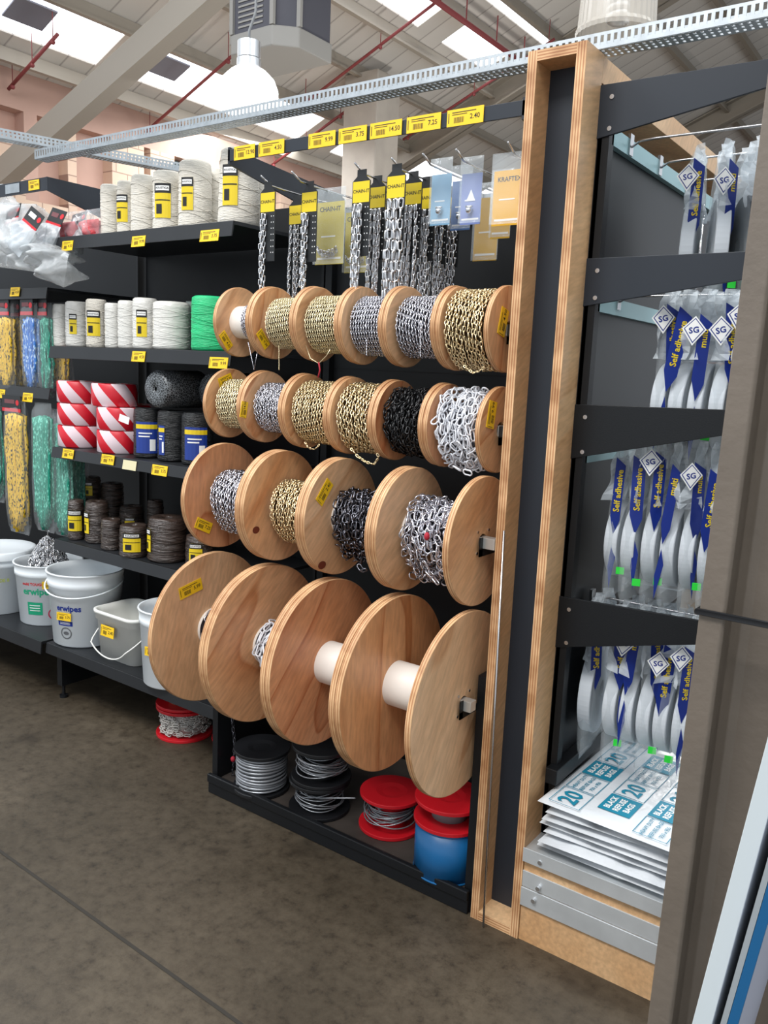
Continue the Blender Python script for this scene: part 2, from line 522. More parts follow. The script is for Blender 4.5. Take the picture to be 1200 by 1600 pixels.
def corrugate():
    m, nt, b = nodes_mat('corrugated_roof', .65)
    tc = nt.nodes.new('ShaderNodeTexCoord'); sp = nt.nodes.new('ShaderNodeSeparateXYZ')
    nt.links.new(tc.outputs['Object'], sp.inputs[0])
    mm = nt.nodes.new('ShaderNodeMath'); mm.operation = 'MULTIPLY'; mm.inputs[1].default_value = 2.6
    nt.links.new(sp.outputs['Y'], mm.inputs[0])
    fr = nt.nodes.new('ShaderNodeMath'); fr.operation = 'FRACT'; nt.links.new(mm.outputs[0], fr.inputs[0])
    r = ramp(nt, [(0, (214, 208, 200)), (.9, (208, 202, 194)), (.94, (160, 152, 146)), (1, (214, 208, 200))])
    nt.links.new(fr.outputs[0], r.inputs[0]); nt.links.new(r.outputs[0], b.inputs['Base Color'])
    return m


def blockwork():
    m, nt, b = nodes_mat('pink_blockwork', .85)
    tc = nt.nodes.new('ShaderNodeTexCoord'); mp = nt.nodes.new('ShaderNodeMapping')
    mp.inputs['Rotation'].default_value = (0, PI / 2, PI / 2)
    sp = nt.nodes.new('ShaderNodeSeparateXYZ'); cb = nt.nodes.new('ShaderNodeCombineXYZ')
    nt.links.new(tc.outputs['Object'], sp.inputs[0]); nt.links.new(sp.outputs['Y'], cb.inputs[0]); nt.links.new(sp.outputs['Z'], cb.inputs[1])
    br = nt.nodes.new('ShaderNodeTexBrick'); br.inputs['Scale'].default_value = 1
    br.inputs['Color1'].default_value = (*lin((214, 188, 166)), 1); br.inputs['Color2'].default_value = (*lin((202, 174, 154)), 1)
    br.inputs['Mortar'].default_value = (*lin((158, 130, 116)), 1)
    br.inputs['Mortar Size'].default_value = .008; br.inputs['Brick Width'].default_value = .4; br.inputs['Row Height'].default_value = .2
    nt.links.new(cb.outputs[0], br.inputs['Vector']); nt.links.new(br.outputs[0], b.inputs['Base Color'])
    return m


def floor_mat():
    m, nt, b = nodes_mat('worn_concrete_floor', .5)
    tc = nt.nodes.new('ShaderNodeTexCoord')
    n1 = nt.nodes.new('ShaderNodeTexNoise'); n1.inputs['Scale'].default_value = 1.6; n1.inputs['Detail'].default_value = 10; n1.inputs['Roughness'].default_value = .65
    nt.links.new(tc.outputs['Object'], n1.inputs['Vector'])
    r1 = ramp(nt, [(.3, (58, 51, 40)), (.55, (77, 68, 55)), (.75, (95, 85, 70))]); nt.links.new(n1.outputs[0], r1.inputs[0])
    n2 = nt.nodes.new('ShaderNodeTexNoise'); n2.inputs['Scale'].default_value = 24; n2.inputs['Detail'].default_value = 8; n2.inputs['Roughness'].default_value = .75
    nt.links.new(tc.outputs['Object'], n2.inputs['Vector'])
    r2 = ramp(nt, [(.30, (110, 102, 94)), (.45, (215, 212, 208)), (.58, (245, 245, 245)), (.72, (255, 255, 255))]); nt.links.new(n2.outputs[0], r2.inputs[0])
    n3 = nt.nodes.new('ShaderNodeTexNoise'); n3.inputs['Scale'].default_value = 4; n3.inputs['Detail'].default_value = 5
    mp = nt.nodes.new('ShaderNodeMapping'); mp.inputs['Location'].default_value = (4, 9, 0); nt.links.new(tc.outputs['Object'], mp.inputs[0]); nt.links.new(mp.outputs[0], n3.inputs['Vector'])
    r3 = ramp(nt, [(.62, (255, 255, 255)), (.72, (150, 140, 130))]); nt.links.new(n3.outputs[0], r3.inputs[0])
    a = nt.nodes.new('ShaderNodeMix'); a.data_type = 'RGBA'; a.blend_type = 'MULTIPLY'; a.inputs[0].default_value = .9
    nt.links.new(r1.outputs[0], a.inputs[6]); nt.links.new(r2.outputs[0], a.inputs[7])
    c = nt.nodes.new('ShaderNodeMix'); c.data_type = 'RGBA'; c.blend_type = 'MULTIPLY'; c.inputs[0].default_value = .7
    nt.links.new(a.outputs[2], c.inputs[6]); nt.links.new(r3.outputs[0], c.inputs[7])
    nt.links.new(c.outputs[2], b.inputs['Base Color'])
    rr = nt.nodes.new('ShaderNodeMapRange'); rr.inputs[3].default_value = .38; rr.inputs[4].default_value = .62
    nt.links.new(n1.outputs[0], rr.inputs[0]); nt.links.new(rr.outputs[0], b.inputs['Roughness'])
    bp = nt.nodes.new('ShaderNodeBump'); bp.inputs['Strength'].default_value = .25; bp.inputs['Distance'].default_value = .004
    nt.links.new(n2.outputs[0], bp.inputs['Height']); nt.links.new(bp.outputs[0], b.inputs['Normal'])
    return m


def stripe_mat():
    m, nt, b = nodes_mat('red_white_barrier_tape', .35)
    tc = nt.nodes.new('ShaderNodeTexCoord'); sp = nt.nodes.new('ShaderNodeSeparateXYZ')
    nt.links.new(tc.outputs['Object'], sp.inputs[0])
    at2 = nt.nodes.new('ShaderNodeMath'); at2.operation = 'ARCTAN2'
    nt.links.new(sp.outputs['Y'], at2.inputs[0]); nt.links.new(sp.outputs['X'], at2.inputs[1])
    m1 = nt.nodes.new('ShaderNodeMath'); m1.operation = 'MULTIPLY'; m1.inputs[1].default_value = 5 / (2 * PI); nt.links.new(at2.outputs[0], m1.inputs[0])
    m2 = nt.nodes.new('ShaderNodeMath'); m2.operation = 'MULTIPLY_ADD'; m2.inputs[1].default_value = 8.0
    nt.links.new(sp.outputs['Z'], m2.inputs[0]); nt.links.new(m1.outputs[0], m2.inputs[2])
    fr = nt.nodes.new('ShaderNodeMath'); fr.operation = 'FRACT'; nt.links.new(m2.outputs[0], fr.inputs[0])
    r = ramp(nt, [(0, (206, 26, 44)), (.5, (226, 206, 212))], True)
    nt.links.new(fr.outputs[0], r.inputs[0]); nt.links.new(r.outputs[0], b.inputs['Base Color'])
    return m


def rope_mat(name, base, fleck, sc_=140):
    m, nt, b = nodes_mat(name, .45)
    tc = nt.nodes.new('ShaderNodeTexCoord'); mp = nt.nodes.new('ShaderNodeMapping'); mp.inputs['Scale'].default_value = (1, 1, .35)
    nt.links.new(tc.outputs['Object'], mp.inputs[0])
    v = nt.nodes.new('ShaderNodeTexVoronoi'); v.inputs['Scale'].default_value = sc_ * 2; nt.links.new(mp.outputs[0], v.inputs['Vector'])
    r = ramp(nt, [(0, base), (.74, base), (.8, fleck)], True)
    sp = nt.nodes.new('ShaderNodeSeparateColor'); nt.links.new(v.outputs['Color'], sp.inputs[0]); nt.links.new(sp.outputs[0], r.inputs[0])
    nt.links.new(r.outputs[0], b.inputs['Base Color'])
    bp = nt.nodes.new('ShaderNodeBump'); bp.inputs['Strength'].default_value = .6; bp.inputs['Distance'].default_value = .003
    nt.links.new(v.outputs['Distance'], bp.inputs['Height']); nt.links.new(bp.outputs[0], b.inputs['Normal'])
    return m


def mesh_roll_mat():
    m, nt, b = nodes_mat('black_netting', .4)
    tc = nt.nodes.new('ShaderNodeTexCoord')
    v = nt.nodes.new('ShaderNodeTexVoronoi'); v.feature = 'DISTANCE_TO_EDGE'; v.inputs['Scale'].default_value = 120; nt.links.new(tc.outputs['Object'], v.inputs['Vector'])
    r = ramp(nt, [(0, (150, 156, 160)), (.12, (40, 42, 46)), (.4, (18, 20, 22))]); nt.links.new(v.outputs[0], r.inputs[0])
    nt.links.new(r.outputs[0], b.inputs['Base Color'])
    return m


CORR, BLOCK, FLOORM, STRIPE = corrugate(), blockwork(), floor_mat(), stripe_mat()
NET = mesh_roll_mat()
ROPEY = rope_mat('yellow_rope', (226, 184, 40), (60, 50, 20))
ROPEB = rope_mat('blue_rope', (60, 120, 200), (190, 214, 236))
ROPEG = rope_mat('teal_rope', (20, 140, 116), (120, 214, 190))
GLASSD = mat('dark_window_glass', (70, 84, 84), .1, spec=.8)
PINKR = mat('pink_render', (190, 156, 142), .9, noise=.06, nscale=2)
BULB = mat('lamp_glow', (255, 252, 246), .3, emit=30)

# ================================================================== SETTING
SL, CZ = 0.41, 9.573          # roof pitch


def roof_z(x): return CZ + SL * x


struct('floor', G().add(box(-12, 5, -3.5, 33, -.1, 0)), FLOORM)
g = G(); a_ = at(0, 1330, 2, 0); b_ = at(375, 1600, 2, 0)
dd = (b_ - a_) / np.linalg.norm(b_ - a_)
p0 = a_ - dd * 1.5; p1 = b_ + dd * 3
nn = np.array([-dd[1], dd[0], 0]) * .005
g.add((np.array([p0 - nn, p1 - nn, p1 + nn, p0 + nn]) + [0, 0, .0012], [(0, 1, 2, 3)]))
struct('trim_1', g, mat('floor_joint_filler', (44, 40, 34), .8))

# left block wall with piers, recesses and openings
W0 = -10.8
g = G().add(box(-11.2, W0 - .22, 2, 33, 0, 5.14), 1)
g.add(box(W0 - .22, W0, 2, 33, 4.66, 5.14), 1)
g.add(box(W0 - .22, W0, 2, 33, 0, 3.55), 0)
piers = [(2.0, 5.6, 0), (6.56, 6.75, 1), (7.2, 7.34, 0), (7.93, 8.50, 0), (8.62, 9.08, 0), (9.64, 9.84, 0), (10.1, 11.0, 0), (11.5, 12.2, 0), (13, 14.5, 0), (15.2, 16, 0), (17, 19, 0), (20, 33, 0)]
for y0, y1, s in piers: g.add(box(W0 - .22, W0, y0, y1, 3.55, 4.66), s)
g.add(box(W0 - .22, W0, 5.6, 6.56, 3.55, 4.3), 0)
g.add(box(W0 - .22, W0, 9.08, 9.64, 3.55, 4.1), 0)
struct('wall_left', g, [BLOCK, PINKR])
for k, (y0, y1) in enumerate([(9.1, 9.62), (9.86, 10.08)]):
    struct('window_%d' % (k + 1), G().add(box(W0 - .2, W0 - .16, y0, y1, 4.1, 4.64)), GLASSD)
struct('wall_back', G().add(box(-11.2, 5, 32, 32.3, 0, 9)), PINKR)

# roof: two pitched slopes of sheets with openings left for the roof lights
RIDGE = -3.6
ang = math.atan(SL)


def roof_piece(g, x0, x1, y0, y1, t0=0.0, t1=.06, slot=0):
    if x1 <= RIDGE + 1e-6: f = roof_z
    else: f = lambda x: roof_z(RIDGE) - SL * (x - RIDGE)
    V = [(x0, y0, f(x0) + t0), (x1, y0, f(x1) + t0), (x1, y1, f(x1) + t0), (x0, y1, f(x0) + t0),
         (x0, y0, f(x0) + t1), (x1, y0, f(x1) + t1), (x1, y1, f(x1) + t1), (x0, y1, f(x0) + t1)]
    g.add((V, BF), slot)


lights_ = [(-10.28, -9.55, [(4.2, 7.3), (7.68, 11.3), (12.2, 16), (17, 21), (22.5, 27)]),
           (-7.52, -7.02, [(5.2, 7.2), (8.0, 10.85), (11.5, 12.86), (13.7, 16.5), (18, 22), (24, 28)]),
           (-6.66, -6.54, [(8.5, 13.4)])]
g = G(); k = 4
xs = -11.2
sky_n = 3
for x0, x1, ys in lights_:
    roof_piece(g, xs, x0, 3.2, 32)
    yy = 3.2
    for a, b2 in ys:
        roof_piece(g, x0, x1, yy, a)
        s_ = G(); roof_piece(s_, x0, x1, a, b2, .02, .05)
        struct('window_%d' % sky_n, s_, SKY); sky_n += 1
        yy = b2
    roof_piece(g, x0, x1, yy, 32)
    xs = x1
roof_piece(g, xs, RIDGE, 3.2, 32)
roof_piece(g, RIDGE, 1.0, 3.2, 32)
struct('ceiling', g, CORR)
# grey patches stuck on the first roof light
for (px, py) in ((47, 24), (262, 108)):
    t_ = (CZ - .03 - 1.5)
    v = RX * ((px - 600) / FPX) + UX * (-(py - 800) / FPX) + FX
    t_ = (CZ - .04 - 1.5) / (v[2] - SL * v[0]); c = CAM + v * t_
    g = G(); x0, x1, y0, y1 = c[0] - .17, c[0] + .17, c[1] - .26, c[1] + .26
    roof_piece(g, x0, x1, y0, y1, -.03, -.01)
    struct('trim_%d' % (2 + (px > 100)), g, mat('roof_patch', (128, 130, 142), .7))


def slope_beam(name, y0, y1, x0, x1, dz, mat_, flange=True):
    g = G()
    z = lambda x: roof_z(x)
    def piece(ya, yb, ta, tb):
        V = [(x0, ya, z(x0) + ta), (x1, ya, z(x1) + ta), (x1, yb, z(x1) + ta), (x0, yb, z(x0) + ta),
             (x0, ya, z(x0) + tb), (x1, ya, z(x1) + tb), (x1, yb, z(x1) + tb), (x0, yb, z(x0) + tb)]
        g.add((V, BF))
    c = (y0 + y1) / 2
    piece(y0, y1, -dz, -dz + .03); piece(y0, y1, -.05, -.02); piece(c - .02, c + .02, -dz, -.02)
    struct(name, g, mat_)


pa_ = at(18, 262, 1, 6.0); pb_ = at(300, 12, 1, 6.0)
dv = (pb_ - pa_) / np.linalg.norm(pb_ - pa_); nv_ = np.array([-dv[2], 0, dv[0]])
P_ = [pa_ - dv * .35 - nv_ * .14, pb_ + dv * 1.9 - nv_ * .14, pb_ + dv * 1.9 + nv_ * .14, pa_ - dv * .35 + nv_ * .14]
struct('trim_4', G().add(prism([(p_[0], p_[2]) for p_ in P_], 5.9, 6.1)), mat('beam_paint_pale', (160, 153, 143), .6))
slope_beam('trim_5', 13.3, 13.65, -10.8, RIDGE, .42, BEAM)
slope_beam('trim_6', 19.2, 19.5, -10.8, RIDGE, .42, BEAM)
# knee brace under the first rafter down the wall
for k, x in enumerate([-10.46, -9.38, -8.45, -7.66, -6.9, -6.35, -5.3, -4.4]):
    g = G(); z = roof_z(x)
    g.add(prism([(x - .04, z - .2), (x + .04, z - .2), (x + .04, z - .17), (x - .01, z - .17), (x - .01, z - .02), (x - .04, z - .02)], 3.2, 32))
    struct('trim_%d' % (8 + k), g, PURLIN if k in (0, 3, 4) else BEAM)
for k, x in enumerate([-2.6, -1.5, -.4]):
    z = roof_z(RIDGE) - SL * (x - RIDGE)
    struct('trim_%d' % (16 + k), G().add(box(x - .05, x + .05, 3.2, 32, z - .2, z - .02)), BEAM)

# concrete column far behind
g = G().add(box(-8.75, -8.1, 10.7, 11.3, 0, roof_z(-8.75)))
tag(obj('concrete_column', g, CONC, None, .02), 'pale square concrete column rising behind the price rail', 'column')

# red sprinkler pipes
PG = 'red sprinkler pipes under the roof'
for y, x0, x1, lab in [(6.3, -10.7, -9.6, 'red pipe at the upper left corner of the view'), (8.45, -10.7, -7.2, 'red pipe crossing the roof light left of the hanging bell lamp'),
                       (11.0, -10.6, -8.95, 'short red pipe behind the hanging bell lamp'), (10.2, -9.2, -6.2, 'long red pipe rising right of the heater unit'),
                       (12.7, -9.0, -6.2, 'red pipe between the concrete column and plywood upright')]:
    g = G(); zo = -.34
    g.add(cyl((x0, y, roof_z(x0) + zo), (x1, y, roof_z(x1) + zo), .022, n=10), 0, True)
    xm = (x0 + x1) / 2
    for q in (x0 + .1, xm, x1 - .1):
        g.add(cyl((q, y, roof_z(q) + zo), (q, y, roof_z(q) - .0), .006, n=6), 0)
        g.add(sphere((q, y, roof_z(q) + zo - .03), .03, 8, 6), 0, True)
    tag(obj('sprinkler_pipe', g, PIPERED), lab, 'pipe', PG)
g = G().add(cyl((-6.72, 9.5, roof_z(-6.72) - .4), (-6.72, 14.5, roof_z(-6.72) - .4), .04, n=10), 0, True)
for q in np.arange(10, 14.4, .9): g.add(cyl((-6.72, q, roof_z(-6.72) - .4), (-6.72, q, roof_z(-6.72)), .01, n=6))
tag(obj('sprinkler_pipe', g, PIPERED), 'thick red main pipe running to the back near the plywood top', 'pipe', PG)

# heater unit
c0 = at(355, 50, 1, 5.5); c1 = at(500, 45, 1, 5.5)
cx = (c0[0] + c1[0]) / 2 - .08; hw = (c1[0] - c0[0]) / 2 * .74
zb = at(440, 72, 1, 5.4)[2]
H = thing('ceiling_cooler', 'grey boxy air cooler unit hanging high above the shelving', 'air cooler', (cx, 5.7, zb))
oct_ = [(-hw, -.2), (-hw * .6, -.36), (hw * .6, -.36), (hw, -.2), (hw, .22), (-hw, .22)]
CG = mat('cooler_grey', (128, 126, 122), .6); CD = mat('cooler_dark_filter', (66, 66, 74), .7)
obj('base_pan', G().add(prism([(x, y) for x, y in oct_], 0, .16, 'z')), CG, H, .01)
obj('housing', G().add(prism([(x * .95, y * .95) for x, y in oct_], .16, .75, 'z')), CD, H)
for x, y in oct_[:4]: obj('corner_post', G().add(box(x * .98 - .02, x * .98 + .02, y * .98 - .015, y * .98 + .015, .16, .8)), CG, H)
g = G()
for k in range(14): g.add(box(-hw * .42, hw * .3, -.35, -.338, .2 + k * .04, .215 + k * .04))
obj('louvre', g, CG, H)
g = G()
for sx in (-1, 1): g.add(cyl((sx * hw * .8, 0, .75), (sx * hw * .8, 0, roof_z(cx + sx * hw * .8) - zb), .02, n=8))
obj('hanger_rod', g, STEEL, H)


def bell_lamp(name, label, px, py, y, R, lit, hfac=1.0):
    c = at(px, py, 1, y)     # rim centre
    L = thing(name, label, 'lamp', c)
    if lit:
        prof = [(R, 0), (R * .99, .05 * hfac), (R * .86, .12 * hfac), (R * .6, .175 * hfac), (R * .42, .2 * hfac)]
        obj('shade', G().add(lathe(prof, 40), 0, True), mat('prismatic_lamp_glass', (236, 240, 244), .15, alpha=.55), L)
        obj('bulb', G().add(sphere((0, 0, .08), R * .55, 20, 12), 0, True), BULB, L)
        obj('lamp_cap', G().add(cyl((0, 0, .21), (0, 0, .3), R * .38, n=32)).add(cyl((0, 0, .15), (0, 0, .205), R * .4, n=32)), mat('brushed_cap', (214, 216, 218), .3, .9), L)
        obj('cord', G().add(tube([(0, 0, .30), (0, 0, .36), (.05, 0, .45), (.05, 0, .7), (.05, 0, roof_z(c[0]) - c[2])], .008, 6), 0, True), CARPETG, L)
    else:
        prof = [(R, 0), (R * 1.02, .015), (R * .97, .03), (R * .93, .16), (R * .82, .26), (R * .5, .34)]
        g = G(); n = 72
        V, F = lathe(prof, n); rr = 1 + .02 * (np.arange(n) % 2); V = V.reshape(len(prof), n, 3); V[..., 0] *= rr; V[..., 1] *= rr
        g.add((V.reshape(-1, 3), F))
        obj('shade', g, mat('ribbed_acrylic', (206, 200, 190), .2, alpha=.55), L)
        hp = [(.022 * math.cos(t) * 1.6, .022 * math.sin(t) * 1.6, .05 + t * .0045) for t in np.linspace(0, 8 * PI, 90)]
        obj('bulb', G().add(tube(hp, .011, 8), 0, True), WHT, L)
        obj('lamp_cap', G().add(lathe([(1e-4, .5), (R * .4, .5), (R * .4, .34), (R * .55, .33)], 24), 0, True), mat('brushed_cap2', (150, 150, 148), .4, .8), L)
        obj('cord', G().add(cyl((0, 0, .5), (0, 0, 4.2), .008, n=6)), CARPETG, L)
    return L


bell_lamp('pendant_lamp', 'glowing bell-shaped warehouse lamp hanging below the air cooler', 388, 152, 3.7, .175, True, .8)
ldt = bpy.data.lights.new('lamp_light', 'POINT'); ldt.energy = 60; ldt.shadow_soft_size = .12; ldt.color = (.95, .98, 1)
lo = bpy.data.objects.new('lamp_light', ldt); COL.objects.link(lo); lo.location = at(391, 158, 1, 3.7)
bell_lamp('pendant_lamp', 'unlit ribbed clear bell lamp with spiral bulb above the plywood upright', 962, 58, 3.3, .15, False)


# cable trays
def tray(p0, p1, label, bend=None):
    p0 = np.array(p0); p1 = np.array(p1); L = np.linalg.norm(p1 - p0)
    ang_ = math.atan2(p1[1] - p0[1], p1[0] - p0[0])
    Tt = thing('cable_tray', label, 'cable tray', p0, ang_, 'perforated steel cable trays over the shelving')
    g = G()
    for y in (0, .055):
        g.add(box(0, L, y - .001, y + .001, 0, .009)); g.add(box(0, L, y - .001, y + .001, .029, .036))
        for x in np.arange(0, L, .016): g.add(box(x, x + .008, y - .001, y + .001, .009, .029))
    obj('side_rail', g, STEEL, Tt)
    g = G()
    for y in np.linspace(0, .049, 4): g.add(box(0, L, y, y + .007, -.001, .001))
    for x in np.arange(0, L, .016): g.add(box(x, x + .009, 0, .055, -.0015, .0008))
    obj('perforated_bed', g, STEEL, Tt)


q0 = at(88, 246, 2, 2.27); q1 = at(1200, 16, 2, 2.27)
tray((-3.15, 1.955, 2.256), (-.05, 1.955, 2.256), 'long perforated steel tray resting across the plywood upright top')
u0 = at(88, 243, 2, 2.32); u1 = at(330, 277, 2, 2.32); u2 = at(-60, 204, 2, 2.32)
tray(u2, u1, 'perforated steel tray crossing the block wall at upper left')

# ================================================================== GONDOLA (reel bay)
FY = 1.88
GX0, GX1 = -2.055, -.985
BAY = thing('reel_display_rack', 'black steel rack bay that holds the rows of wooden chain reels', 'display rack', (GX0, FY, 0))
lx = lambda x: x - GX0
ly = lambda y: y - FY
g = G().add(box(0, lx(GX1), ly(2.47), ly(2.49), .0, 2.04))
for zz in (.55, 1.0, 1.5): g.add(box(0, lx(GX1), ly(2.468), ly(2.471), zz, zz + .004))
obj('back_panel', g, PANEL, BAY)
g = G()
for x in (0, lx(GX1) - .03): g.add(box(x, x + .03, ly(2.44), ly(2.5), 0, 2.12))
obj('upright', g, BLACK, BAY)
obj('side_panel', G().add(box(lx(GX1) - .030, lx(GX1) - .004, .015, ly(2.44), .0, .70)).add(box(lx(GX1) - .030, lx(GX1) - .004, ly(2.26), ly(2.44), .70, 2.1)), BLACK, BAY)
obj('side_panel', G().add(box(0, .025, .02, ly(2.44), .0, .33)), BLACK, BAY)
obj('base_deck', G().add(box(.02, lx(GX1) - .03, .04, ly(2.46), .03, .05)), mat('worn_dark_deck', (58, 52, 48), .6, noise=.3, nscale=12), BAY)
g = G().add(box(0, lx(GX1) - .01, .0, .05, .0, .042)).add(box(0, lx(GX1) - .01, -.006, .01, .042, .072))
obj('base_rail', g, BLACK, BAY, .003)
g = G().add(box(.03, .06, .02, .05, 0, .01))
# hook strip at the back
obj('hook_strip', G().add(box(0, lx(GX1), ly(2.425), ly(2.44), 2.02, 2.07)), STEEL, BAY)

# top price rail on arms
RAIL = thing('price_rail', 'dark rail above the hooks carrying seven yellow price tickets', 'price rail', (-2.04, 1.9, 2.11))
RB = obj('rail_bar', G().add(box(0.03, 1.055, 0, .006, .008, .044)), SLATE, RAIL, .001)
for x in (.03, 1.04):
    obj('arm', G().add(prism([(0, .0), (.56, -.1), (.56, .01), (0, .05)], x, x + .008, 'x')), SLATE, RAIL)


def digits(n): return ['12.90', '4.50', '9.99', '3.75', '14.50', '7.25', '2.40', '5.99'][n % 8]


_lab = {}


def label_geo(w, h, n=0, plate=YEL):
    k = (round(w, 4), round(h, 4), n % 8, plate.name)
    if k in _lab: return _lab[k]
    g = G().add(box(-w / 2, w / 2, -.0008, .0008, -h / 2, h / 2), 0)
    y = -.0012
    def q(x0, x1, z0, z1): g.add((np.array([(x0, y, z0), (x1, y, z0), (x1, y, z1), (x0, y, z1)]), [(0, 1, 2, 3)]), 1)
    q(-w * .46, -w * .44, -h * .3, h * .3)
    q(-w * .36, w * .3, h * .28, h * .33); q(-w * .36, w * .05, h * .16, h * .2)
    r = np.random.default_rng(n)
    x = -w * .3
    while x < -w * .02:
        d = r.uniform(.008, .02) * w; q(x, x + d, -h * .32, h * .02); x += d + .014 * w
    g.add(text(digits(n), h * .42, T(w * .27, y, -h * .05), bold=.01), 1)
    me = g.mesh('price_ticket'); me.materials.append(plate); me.materials.append(INK)
    _lab[k] = me
    return me


def price(parent, loc, w=.075, h=.034, n=0, rot=(0, 0, 0), name='price_ticket'):
    o = obj(name, label_geo(w, h, n), None, parent)
    o.location = loc; o.rotation_euler = rot
    return o


for n, (a, b) in enumerate([(365, 399), (403, 445), (481, 525), (528, 574), (577, 629), (634, 690), (697, 757)]):
    pa = at(a, 240 - (a - 365) * .155, 1, 1.897); pb = at(b, 240 - (b - 365) * .155, 1, 1.897)
    price(RB, ((pa[0] + pb[0]) / 2 + 2.04, -.0025, .027), (pb[0] - pa[0]) * .95, .040, n)

# plywood surround of the gondola end
FR = thing('plywood_upright', 'tall plywood framed upright with a recessed black infill beside the reels', 'display frame', (-.983, FY, 0))
TH = .024
FW = .146


def stile(x, name='stile'):
    g = G(); V, F = box(x, x + TH, 0, .1, 0, 2.252)
    g.add((V, [F[2], F[4]]), 1); g.add((V, [F[0], F[1], F[3], F[5]]), 0)
    obj(name, g, [BIRCH, EDGE_FX], FR)


stile(0); stile(FW - TH)
for z0, z1, dpt in ((2.228, 2.2515, .02), (.0005, .026, .1)):
    g = G(); V, F = box(TH, FW - TH, 0, .1, z0, z1)
    g.add((V, [F[2]]), 1); g.add((V, [F[0], F[1], F[3], F[4], F[5]]), 0)
    obj('cross_rail', g, [BIRCH, EDGE_FZ], FR)
obj('top_cap', G().add(box(0.0, FW, .1, 1.6, 2.19, 2.25)), BIRCH, FR, .001)
obj('infill_panel', G().add(box(TH, FW - TH, .075, .085, .026, 2.228)), SLATE, FR)
g = G().add(cyl((-.932, 1.862, .003), (-.957, 1.872, 1.11), .003, n=10), 0, True)
tag(obj('metal_rod', g, SILVER), 'thin straight silver rod leaning on the plywood upright', 'rod')

# ================================================================== REELS
ROWS = {
    4: dict(y=1.841, z=.633, R=.252, t=.018, X=[-2.016, -1.785, -1.534, -1.286, -1.045], tilt=0, drop=None),
    3: dict(y=1.891, z=1.069, R=.173, t=.018, X=[-2.015, -1.775, -1.536, -1.288, -1.045], tilt=-.004),
    2: dict(y=1.958, z=1.363, R=.114, t=.014, X=[-2.057, -1.904, -1.728, -1.551, -1.389, -1.22, -1.045], tilt=-.014),
    1: dict(y=1.967, z=1.625, R=.111, t=.014, X=[-2.025, -1.882, -1.702, -1.531, -1.375, -1.205, -1.045], tilt=-.018),
}


def flange(R, t, x):
    g = G()
    ri = .021; b = .0018; n = 96
    V, F = lathe([(ri, 0), (R * .5, 0), (R - b, 0)], n, 'x'); g.add((V, F), 0)
    V, F = lathe([(R - b, t), (R * .5, t), (ri, t)], n, 'x'); g.add((V, F), 0)
    V, F = lathe([(R - b, 0), (R, b), (R, t - b), (R - b, t)], n, 'x'); g.add((V, F), 1, True)
    V, F = lathe([(ri, t), (ri, 0)], n, 'x'); g.add((V, F), 1)
    return g, x


# chain spec: (R of winding, link L, W, wire, material, kwargs, extent lo/hi fraction)
SPEC = {
    1: [('silver', .062, .009, .006, .0012, NICKEL, dict(gap=1.25), (.42, .95)),
        ('brass', .079, .0105, .0070, .0014, PALEGOLD, dict(gap=1.28), (.12, .97)),
        ('pale', .086, .0105, .0070, .0014, PALEGOLD, dict(gap=1.28), (.04, .97)),
        ('silver', .086, .0105, .0072, .0014, NICKEL, dict(gap=1.28), (.04, .97)),
        ('silver', .086, .013, .0088, .0017, NICKEL, dict(jit=.3, gap=1.2), (.04, .97)),
        ('brass', .105, .017, .0115, .0020, GOLD, dict(jit=.35, bumpy=.0015, gap=1.0, sag=.006), (.02, .98))],
    2: [('brass', .082, .013, .0090, .0018, PALEGOLD, dict(jit=.35, gap=1.15), (.04, .97)),
        ('silver', .080, .013, .0092, .0018, NICKEL, dict(jit=.4, bumpy=.0015, gap=1.1), (.04, .97)),
        ('brass', .097, .0145, .0100, .0019, GOLD, dict(jit=.35, bumpy=.0012, gap=1.1), (.03, .97)),
        ('brass', .101, .018, .0122, .0022, GOLD, dict(jit=.35, bumpy=.0015, gap=1.05, sag=.006), (.02, .98)),
        ('black', .096, .026, .015, .0022, BLKCHAIN, dict(jit=.8, bumpy=.005, layers=2, gap=.7), (.02, .98)),
        ('white', .108, .034, .022, .0023, WHTCHAIN, dict(jit=.8, bumpy=.006, layers=2, gap=.8, seg=12, sag=.008), (.02, .98))],
    3: [('silver', .090, .018, .0120, .0024, NICKEL, dict(jit=.4, bumpy=.002, gap=1.05, sag=.03), (.06, .97)),
        ('brass', .087, .0175, .0120, .0023, GOLD, dict(jit=.4, bumpy=.002, gap=1.05, sag=.022), (.06, .97)),
        ('dark', .088, .030, .019, .0024, DKCHAIN, dict(jit=.8, bumpy=.006, layers=2, gap=.8, seg=12, sag=.035), (.04, .96)),
        ('silver', .100, .036, .023, .0025, NICKEL, dict(jit=.8, bumpy=.007, layers=2, gap=.75, seg=12, sag=.04), (.03, .97))],
    4: [('silver', .078, .045, .022, .003, NICKEL, dict(jit=.6, bumpy=.004, layers=1, seg=12), (.05, .9)),
        ('white', .084, .045, .022, .003, WHTCHAIN, dict(jit=.6, bumpy=.005, layers=2, gap=.8, seg=12), (.04, .92)),
        None, None],
}
ORD = {1: 'top row', 2: 'second row', 3: 'third row', 4: 'bottom row'}
